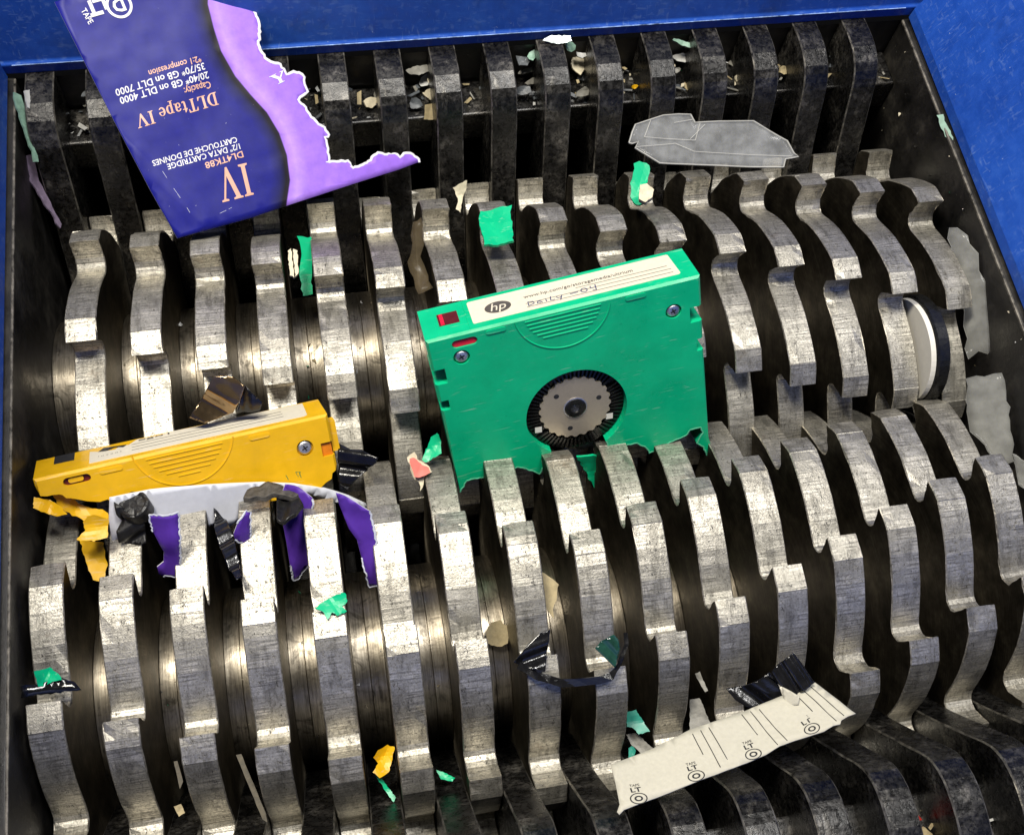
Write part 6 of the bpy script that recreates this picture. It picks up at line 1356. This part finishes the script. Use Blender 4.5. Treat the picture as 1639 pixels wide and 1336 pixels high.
# ------------------------------------------------------------------ printed cardboard sleeve
def seg_dist(p, poly):
    best, sgn = 1e9, 1
    P_ = Vector(p)
    for i in range(len(poly) - 1):
        a, b = Vector(poly[i]), Vector(poly[i + 1])
        d = b - a
        t = max(0, min(1, (P_ - a).dot(d) / d.length_squared))
        q = a + d * t
        e = (P_ - q).length
        if e < best:
            best = e
            sgn = 1 if d.cross(P_ - a) > 0 else -1
    return best * sgn


def make_sleeve_print():
    m, nt, b = mat('sleeve_print')
    at = nt.nodes.new('ShaderNodeAttribute')
    at.attribute_name = 'wave'
    mp = nt.nodes.new('ShaderNodeMapRange')
    mp.inputs[1].default_value = -30
    mp.inputs[2].default_value = 30
    lk(nt, at.outputs['Fac'], mp.inputs[0])
    k = 1 / 60
    r = ramp(nt, [(0.0, (0.008, 0.010, 0.215)), (0.5 - 7 * k, (0.008, 0.010, 0.205)), (0.5 - 3.5 * k, (0.008, 0.009, 0.10)), (0.5 - 1.4 * k, (0.005, 0.004, 0.010)), (0.5 - 0.15 * k, (0.012, 0.008, 0.02)), (0.5 + 0.15 * k, (0.40, 0.20, 0.84)), (0.5 + 3 * k, (0.50, 0.29, 0.93)), (0.5 + 8 * k, (0.38, 0.19, 0.84)), (1.0, (0.34, 0.16, 0.80))])
    lk(nt, mp.outputs[0], r.inputs[0])
    v = coords(nt, 'Object', rand=False)
    n = noise_n(nt, v, 250, 5, 0.7)
    r2 = ramp(nt, [(0.3, 0.88), (0.7, 1.12)])
    lk(nt, n, r2.inputs[0])
    c = mixc(nt, 1.0, r.outputs[0], r2.outputs[0], 'MULTIPLY')
    sp_ = noise_n(nt, v, 700, 3, 0.6)
    r3 = ramp(nt, [(0.745, 0.0), (0.77, 1.0)])
    lk(nt, sp_, r3.inputs[0])
    c = mixc(nt, mathn(nt, 'MULTIPLY', r3.outputs[0], 0.6), c, (0.55, 0.55, 0.75))
    lk(nt, c, b.inputs['Base Color'])
    b.inputs['Roughness'].default_value = 0.5
    b.inputs['Specular IOR Level'].default_value = 0.35
    return m


d = D['sleeve']
fr = d['frame']
wave = d['wave']
sgn = 1 if seg_dist((90, 5), wave) > 0 else -1


def sl_bend(x, y_):
    return 2.2 * math.sin(x * 0.035 + 0.4) + 0.7 * noise.noise(Vector((x * 0.045, y_ * 0.045, 3.0))) + 0.35 * noise.noise(Vector((x * 0.2, y_ * 0.2, 6.0))) + 0.9 * max(0.0, 1.0 - abs(x * 0.8 + y_ * 0.35 - 9.0) / 2.5)


card = sheet('cardboard_sleeve', [tuple(p) for p in d['out']], 0.55, [make_sleeve_print(), M['cardwhite'], M['white']], None, frame_matrix(*fr), 2.6, sl_bend,
             extra=[[tuple(p) for p in wave if inside(p, d['out'])]], attr={'wave': lambda p: sgn * seg_dist(p, wave)})
tag(card, 'torn blue and lilac printed cardboard sleeve leaning against the blue back wall', 'cardboard sleeve')
for s_, a_, b_, col, kind, up in d['text']:
    if s_ == 'DLT':
        continue
    lettering(s_, a_, b_, up, M['salmon'] if col else M['white'], card, kind, None, 0.42, bend=sl_bend)
# round logo at the top of the sleeve: ring, D inside, L and T beside it
rc, rx = Vector(d['ring'][0]), Vector(d['ring'][1])
rr = (rx - rc).length
for s_, a_, b_, col, kind, up in d['text']:
    if s_ == 'DLT':
        e1 = (Vector(b_) - Vector(a_)).normalized()
        e2 = Vector((-e1.y, e1.x))
        flat_ring('logo_ring', rc.x, rc.y, rr * 0.80, rr * 1.0, M['white'], card, 0.45, bend=sl_bend)
        lettering('D', rc - e1 * rr * 0.42 - e2 * rr * 0.48, rc + e1 * rr * 0.5 - e2 * rr * 0.48, e2 * rr * 0.95, M['white'], card, 2, None, 0.45, bend=sl_bend)
        o_ = rc + e1 * rr * 0.86 - e2 * rr * 0.95
        for bx in ([(0, 0), (1.15, 0), (1.15, 0.32), (0.34, 0.32), (0.34, 1.15), (0, 1.15)], [(0.55, 1.45), (1.75, 1.45), (1.75, 1.12), (1.55, 1.12), (1.55, 0.0), (1.22, 0.0), (1.22, 1.12), (0.55, 1.12)]):
            v2, t2 = triangulate([(p[0], p[1]) for p in bx])
            vv = []
            for p in v2:
                q = o_ + e1 * rr * p[0] * 0.85 + e2 * rr * p[1] * 0.85
                vv.append((q.x, q.y, 0.45 + sl_bend(q.x, q.y)))
            mesh_obj('lettering', vv, t2, M['white'], card)
rnd = random.Random(4)
to = [tuple(q) for q in d['out']][::-1]
fib = open_densify(to[3:49], 0.9)
fib = [(q[0] + rnd.uniform(-0.25, 0.25), q[1] + rnd.uniform(-0.25, 0.25)) for q in fib]
ridge([fib], 1.1, 0.06, M['white'], card, None, 0.28, 'torn_fibre_edge', sl_bend)
# scuffs worn through the print
for sf_ in ([(4.0, 24.0), (4.6, 21.0)], [(5.4, 17.0), (6.3, 13.0)], [(7.2, 9.0), (7.6, 7.0)], [(18, 3.5), (23, 4.2)]):
    ridge([open_densify(sf_, 0.6)], 0.16, 0.01, M['cardwhite'], card, None, 0.30, 'scuff', sl_bend)

# ------------------------------------------------------------------ paper strip with printed rules
d = D['strip']


def st_bend(x, y_):
    return 0.0012 * (x - 45) ** 2 + 0.9 * noise.noise(Vector((x * 0.05, y_ * 0.08, 9.0))) + 0.25 * noise.noise(Vector((x * 0.25, y_ * 0.25, 2.0)))


strip = sheet('label_strip', [tuple(p) for p in d['out']], 0.3, [M['paper']], None, frame_matrix(*d['frame']), 3.0, st_bend, step=1.5)
tag(strip, 'cream paper label strip with printed rules and logos at the bottom right', 'paper label')
for l in d['lines']:
    n_ = 24
    pts = [tuple(Vector(l[0]) + (Vector(l[1]) - Vector(l[0])) * i / n_) for i in range(n_ + 1)]
    ridge([pts], 0.30, 0.02, M['ink'], strip, None, 0.24, 'rule_line', st_bend)
for a_, b_ in d['logos']:
    a_, b_ = Vector(a_), Vector(b_)
    e1 = (b_ - a_).normalized()
    e2 = Vector((-e1.y, e1.x))
    hgt = (b_ - a_).length
    hz = 0.2 + st_bend(a_.x, a_.y)
    ang = math.atan2(e2.y, e2.x)
    flat_ring('logo_ring', a_.x, a_.y, 2.35, 2.75, M['ink'], strip, 0.24, None, 32, 0.66, ang, st_bend)
    flat_ring('logo_ring', a_.x, a_.y, 0.75, 1.35, M['ink'], strip, 0.24, None, 24, 0.66, ang, st_bend)
    c_ = a_ + e1 * 2.2
    lettering('LT', c_ - e2 * -1.7, c_ + e2 * -1.7, e1 * 1.4, M['ink'], strip, 2, None, 0.2, bend=st_bend)
    c_ = a_ + e1 * 4.0
    lettering('TAPE', c_ + e2 * 1.6, c_ - e2 * 1.6, e1 * 0.8, M['ink'], strip, 0, None, 0.2, bend=st_bend)

# ------------------------------------------------------------------ carton pieces under the yellow cartridge
d = D['carton']


def ca_bend(x, y_):
    return -0.0022 * max(0, x - 8) ** 2 + 0.7 * noise.noise(Vector((x * 0.06, y_ * 0.06, 5.0)))


car = sheet('carton_scrap', [tuple(p) for p in d['out']], 0.6, [M['cardwhite'], M['purple'], M['white']], None, frame_matrix(*d['frame']), 2.5, ca_bend, step=1.2)
tag(car, 'curved white carton scrap lying across the front discs below the yellow cartridge', 'carton scrap')
lettering('y com n', D['cartxt'][0], D['cartxt'][1], (0.3, 1.6), M['greyink'], car, 4, None, 0.42, bend=ca_bend)
fl_lab = ['violet carton flap left of the tall disc under the yellow cartridge', 'small violet carton flap with a white ring, between two front discs', 'violet carton flap behind the black crushed foam on a front disc', 'violet carton flap at the right end of the white carton scrap']
for i, q in enumerate(D['flaps']):
    def fb(x, y_, i=i):
        return 1.6 * math.sin(y_ * 0.12 + i) + 1.8 * math.sin(x * 0.32 + i * 2.0) + 1.2 * noise.noise(Vector((x * 0.12, y_ * 0.12, 20.0 + i)))
    o = sheet('carton_flap', [tuple(p) for p in q['out']], 0.5, [M['purple'], M['cardwhite'], M['white']], None, frame_matrix(*q['frame']), 2.0, fb, step=1.4)
    tag(o, fl_lab[i], 'carton flap')
    lo_ = min(range(len(q['out'])), key=lambda k_: q['out'][k_][1])
    nq = len(q['out'])
    edge = open_densify([tuple(q['out'][(lo_ + k_) % nq]) for k_ in (-3, -2, -1, 0, 1, 2)], 0.7)
    rnd = random.Random(40 + i)
    edge = [(e_[0] + rnd.uniform(-0.25, 0.25), e_[1] + rnd.uniform(-0.25, 0.25)) for e_ in edge]
    ridge([edge], 0.7, 0.06, M['cardwhite'], o, None, 0.25, 'torn_fibre_edge', fb)
    if i == 1:
        flat_ring('printed_ring', 0.6, -1.8, 2.0, 2.7, M['white'], o, 0.9)

# ------------------------------------------------------------------ clear plastic piece
d = D['clear']


def cl_bend(x, y_):
    return 0.0012 * (x - 25) ** 2 + 0.5 * noise.noise(Vector((x * 0.07, y_ * 0.07, 2.0)))


cp = sheet('clear_plastic_piece', [tuple(p) for p in d['out']], 0.9, [M['clear'], M['clear'], M['clearedge']], None, frame_matrix(*d['frame']), 3.0, cl_bend)
tag(cp, 'broken clear plastic case piece lying on the rear discs, upper right', 'clear plastic')
o2 = [tuple(p) for p in d['out']]
ridge([densify(o2, 2.0) + [o2[0]]], 0.7, 0.3, M['clearedge'], cp, None, 0.45, 'moulded_edge', cl_bend)
for r_ in d['rid']:
    pts = []
    for i in range(len(r_) - 1):
        a_, b_ = Vector(r_[i]), Vector(r_[i + 1])
        pts += [tuple(a_ + (b_ - a_) * k / 6) for k in range(6)]
    pts.append(tuple(r_[-1]))
    ridge([pts], 0.4, 0.22, M['clearedge'], cp, None, 0.45, 'moulded_rib', cl_bend)

# ------------------------------------------------------------------ loose scraps
for i, (nm, mk, fr, o2, th, cr, lab_, cat, grp) in enumerate(D['scraps']):
    ext = max(max(p[0] for p in o2) - min(p[0] for p in o2), max(p[1] for p in o2) - min(p[1] for p in o2))
    k = 2.2 / max(ext, 2.0)

    def bd(x, y_, i=i, k=k, cr=cr):
        a1_, a2_ = i * 2.399, i * 1.117 + 0.7
        u1 = (x * math.cos(a1_) + y_ * math.sin(a1_)) * k
        u2 = (x * math.cos(a2_) + y_ * math.sin(a2_)) * k
        return cr * (1.1 * abs(u1 + 0.15) + 0.8 * max(0.0, u2 - 0.2) - 0.5 * max(0.0, -u2 - 0.3) + 0.35 * noise.noise(Vector((x * k * 1.3, y_ * k * 1.3, i * 7.3))) - 0.5)
    o2 = densify([tuple(p) for p in o2], max(0.7, ext / 14))
    rnd = random.Random(i)
    j = ext * (0.004 if mk == 'drift' else 0.018)
    o2 = [(p[0] + rnd.uniform(-j, j), p[1] + rnd.uniform(-j, j)) for p in o2]
    mm = [M[mk]]
    if mk == 'clear2':
        mm = [M[mk], M[mk], M['clearedge']]
    o = sheet(nm, o2, th, mm, None, frame_matrix(*fr), max(0.8, ext / 9), bd, smooth=mk in ('clear2', 'film', 'black'))
    tag(o, lab_, cat, grp)


# ------------------------------------------------------------------ black tape, film and crushed bits
def free_frame(pts):
    P_ = [Vector(p) for p in pts]
    c = sum(P_, Vector()) / len(P_)
    n_ = Vector()
    for i in range(len(P_)):
        n_ += (P_[i] - c).cross(P_[(i + 1) % len(P_)] - c)
    n_.normalize()
    cd = camo.matrix_world.translation / S - c
    if n_.dot(cd) < 0:
        n_ = -n_
    ux = (P_[len(P_) // 2] - P_[0])
    ux = (ux - n_ * ux.dot(n_)).normalized()
    uy = n_.cross(ux)
    return (c, ux, uy, n_), [((p - c).dot(ux), (p - c).dot(uy)) for p in P_]


def pleated(name, pts, m, lab_, cat, amp, freq, ang, th=0.3, grid=1.0, taper=None):
    fr, o2 = free_frame(pts)

    def bd(x, y_):
        u = x * math.cos(ang) + y_ * math.sin(ang)
        return amp * (0.6 * math.sin(u * freq * 6.283) + 0.25 * math.sin(u * freq * 12.566 + 1.3)) + 0.5 * amp * noise.noise(Vector((x * 0.08, y_ * 0.08, 4.0)))
    o = sheet(name, densify(o2, 0.9), th, [m], None, frame_matrix(*fr), grid, bd, smooth=True)
    tag(o, lab_, cat)
    return o


p = D['pts']
pleated('tape_ribbon', p['tapeR'], M['black'], 'shiny pleated black tape standing on the paper strip', 'tape', 1.0, 0.20, 0.67, grid=0.6)
pleated('tape_ribbon', p['tapeL'], M['black'], 'curled black tape left of the pleated one on the paper strip', 'tape', 1.2, 0.09, 0.9, grid=0.7)
pleated('label_scrap', p['flap'], M['paper'], 'raised cream paper corner under the pleated black tape', 'paper label', 0.3, 0.1, 0.0)
pleated('tape_film', p['filmL'], M['black'], 'crumpled black film bunch on front discs, left end of the loose strap', 'tape film', 1.5, 0.10, 1.2, grid=0.7)
pleated('tape_film', p['fanR'], plain('painted_green_sheen_film', (0.01, 0.05, 0.035), 0.14, spec=0.8, vary=0.6, nscale=150), 'small dark film fan with a painted green reflection at the right end of the black strap', 'tape film', 0.9, 0.2, 0.4)  # green reflection on the dark film is put into its base colour
pleated('tape_ribbon', p['tapeY'], M['black'], 'glossy black tape cone sticking out right of the yellow cartridge', 'tape', 1.6, 0.12, 1.87, grid=0.7)
# black strap: a twisted ribbon
sv, sf = [], []
pts = [Vector(q) for q in p['strap']]
for i, q in enumerate(pts):
    t_ = (pts[min(i + 1, len(pts) - 1)] - pts[max(i - 1, 0)]).normalized()
    up = (camo.matrix_world.translation / S - q).normalized()
    w_ = t_.cross(up).normalized()
    a_ = 0.5 * math.sin(i * 0.8)
    w2 = w_ * math.cos(a_) + up * math.sin(a_)
    n2 = t_.cross(w2)
    hw = 1.3 if i < 9 else 0.7
    for s1, s2 in ((-1, -0.15), (1, -0.15), (1, 0.15), (-1, 0.15)):
        sv.append(tuple(q + w2 * hw * s1 + n2 * s2))
for i in range(len(pts) - 1):
    for k in range(4):
        a_, b_ = i * 4 + k, i * 4 + (k + 1) % 4
        sf.append((a_, b_, b_ + 4, a_ + 4))
tag(mesh_obj('tape_strap', sv, sf, M['black']), 'thin black film strap draped over two front discs right of centre', 'tape film')


def lump(name, loc, rad, seed, m, lab_, cat, rough=0.35):
    bm = bmesh.new()
    bmesh.ops.create_icosphere(bm, subdivisions=4, radius=1.0)
    for f_ in bm.faces:
        f_.smooth = True
    for v_ in bm.verts:
        c = v_.co.copy()
        k = 1 + rough * (noise.noise(c * 1.6 + Vector((seed, 0, 0))) + 0.5 * noise.noise(c * 4.0 + Vector((seed, 3, 0))) + 0.3 * noise.noise(c * 9.0 + Vector((seed, 9, 0))))
        v_.co = Vector((c.x * rad[0], c.y * rad[1], c.z * rad[2])) * k * S
    me = bpy.data.meshes.new(name)
    bm.to_mesh(me)
    bm.free()
    me.materials.append(m)
    o = bpy.data.objects.new(name, me)
    COL.objects.link(o)
    o.location = Vector(loc) * S
    tag(o, lab_, cat)
    return o


la = Vector(p['lumpA'])
cr_ = empty('crushed_reel', la)
tag(cr_, 'round crushed black reel hub at the left corner of the white carton', 'crushed reel')
to_cam = (camo.matrix_world.translation / S - la).normalized()
ax_ = (to_cam + Vector((-0.35, 0.55, 0.25))).normalized()
cr_.rotation_euler = ax_.to_track_quat('Z', 'Y').to_euler()
disc3('hub_drum', 0, 0, [(5.0, -6.0), (5.2, -1.2), (4.9, -0.3), (4.3, 0.0), (3.6, -0.5), (1.5, -0.3)], M['blackmatte'], cr_, lambda x, y_, z: (x + 0.35 * noise.noise(Vector((x * 0.5, y_ * 0.5, 1))), y_ + 0.35 * noise.noise(Vector((x * 0.5, y_ * 0.5, 7))), z + 0.5 * noise.noise(Vector((x * 0.6, y_ * 0.6, 3)))), 48)
pleated('crushed_plastic', p['stripA'], M['blackmatte'], 'jagged black plastic strips under the crushed reel hub at the left', 'crushed plastic', 1.8, 0.13, 0.3, 0.8)
pleated('torn_foam', p['foamA'], M['foam'], 'torn grey black foam lying on top of a front disc beside the violet flap', 'torn foam', 0.9, 0.11, 0.2, 1.8)
pleated('torn_foam', p['foamB'], M['blackmatte'], 'black foam hanging down the right side of the disc with torn foam', 'torn foam', 1.0, 0.12, 0.9, 1.4)
pleated('crushed_film', p['filmM'], M['black'], 'crushed black film hanging between two front discs under the white carton', 'tape film', 1.6, 0.09, 0.25, 0.3, grid=0.7)
pleated('tape_film', p['mylar'], M['mylar'], 'crumpled glossy brown tape film behind the yellow cartridge', 'tape film', 1.7, 0.055, 0.5, 0.25, grid=0.8)
pleated('tape_film', p['mylar2'], M['black'], 'dark folded corner of tape film right of the brown film', 'tape film', 1.2, 0.09, 1.1, 0.25, grid=0.8)

# reel standing between the two right-hand rear discs
rl = empty('tape_reel', (316, -38.5, 44.0))
tag(rl, 'white and black tape reel wedged between the last two rear discs at the right', 'tape reel')


def lathe_x(name, prof, m, parent, n=64):
    verts, faces = [], []
    for x, r in prof:
        for i in range(n):
            t = 2 * math.pi * i / n
            verts.append((x, -r * math.sin(t), r * math.cos(t)))
    for j in range(len(prof) - 1):
        for i in range(n):
            i2 = (i + 1) % n
            faces.append((j * n + i, (j + 1) * n + i, (j + 1) * n + i2, j * n + i2))
    faces.append(tuple(range(n)))
    faces.append(tuple(range((len(prof) - 1) * n, len(prof) * n))[::-1])
    o = mesh_obj(name, verts, faces, m, parent)
    bm = bmesh.new()
    bm.from_mesh(o.data)
    bmesh.ops.recalc_face_normals(bm, faces=bm.faces)
    bm.to_mesh(o.data)
    bm.free()
    return o


lathe_x('white_flange', [(-1.2, 20.3), (-1.2, 21.0), (0.8, 21.2), (1.0, 20.8), (1.0, 18)], M['whiteplastic'], rl)
lathe_x('black_rim', [(1.0, 18.0), (1.2, 21.6), (1.8, 22.3), (6.0, 22.3), (6.4, 21.8), (6.4, 15)], M['reelblack'], rl)

# shredded crumbs caught everywhere: too many and too small to count
rnd = random.Random(5)
cv, cf, cm = [], [], []
cmats = [M['cream'], M['whitegrey'], M['green'], M['tan'], M['grey']]
for i in range(420):
    x = rnd.uniform(-16, 336)
    typ = rnd.random()
    if typ < 0.55:
        ay, az = (0, 0) if rnd.random() < 0.5 else AX_LOW
        th = math.radians(rnd.uniform(-40, 60) if ay == 0 else rnd.uniform(-50, 40))
        r = R_HUB + 0.3
        c = Vector((x, ay - r * math.sin(th), az + r * math.cos(th)))
    elif typ < 0.8:
        c = Vector((x, rnd.uniform(83, 98), 62.4))
    elif typ < 0.9:
        c = Vector((XR - 0.2, rnd.uniform(-60, 95), rnd.uniform(20, 80)))
    else:
        c = Vector((x, -123 - rnd.uniform(83, 96), 62.4))
    s_ = rnd.choice((0.3, 0.4, 0.5, 0.8, 1.2))
    b = len(cv)
    ax = [Vector((rnd.uniform(-1, 1), rnd.uniform(-1, 1), rnd.uniform(-1, 1))) * s_ for _ in range(4)]
    cv += [tuple(c + a_) for a_ in ax]
    cf += [(b, b + 1, b + 2), (b, b + 2, b + 3), (b, b + 3, b + 1), (b + 1, b + 3, b + 2)]
    cm += [rnd.choice((0, 0, 1, 1, 2, 3, 4))] * 4
for i in range(330):
    x = rnd.uniform(-14, 338)
    fb_ = rnd.random() < 0.72
    yy = rnd.uniform(83.5, 98.5)
    c = Vector((x, yy if fb_ else -123 - yy, 62.3 + rnd.random() ** 2 * 8 * (yy - 82) / 16))
    d1 = Vector((rnd.uniform(-1, 1), rnd.uniform(-1, 1), rnd.uniform(-0.5, 0.5))).normalized() * rnd.choice((0.8, 1.2, 2.0, 3.2))
    d2 = d1.cross(Vector((rnd.uniform(-1, 1), rnd.uniform(-1, 1), 1))).normalized() * rnd.uniform(0.3, 1.1)
    d3 = d1.cross(d2).normalized() * 0.15
    b = len(cv)
    for k1, k2 in ((-1, -1), (1, -0.6), (0.8, 1), (-0.7, 0.8)):
        cv += [tuple(c + d1 * k1 + d2 * k2 + d3), tuple(c + d1 * k1 + d2 * k2 - d3)]
    cf += [(b, b + 2, b + 4, b + 6), (b + 1, b + 7, b + 5, b + 3)] + [(b + 2 * k, b + 2 * k + 1, b + (2 * k + 3) % 8, b + (2 * k + 2) % 8) for k in range(4)]
    cm += [rnd.choice((1, 3, 4, 4, 5, 5, 5, 5, 0))] * 6
cmats.append(M['slate'])
cr = mesh_obj('shredded_crumbs', cv, cf, cmats, None, fmat=cm)
cr['kind'] = 'stuff'
tag(cr, 'tiny shredded plastic crumbs scattered over hubs and ledges', 'crumbs')
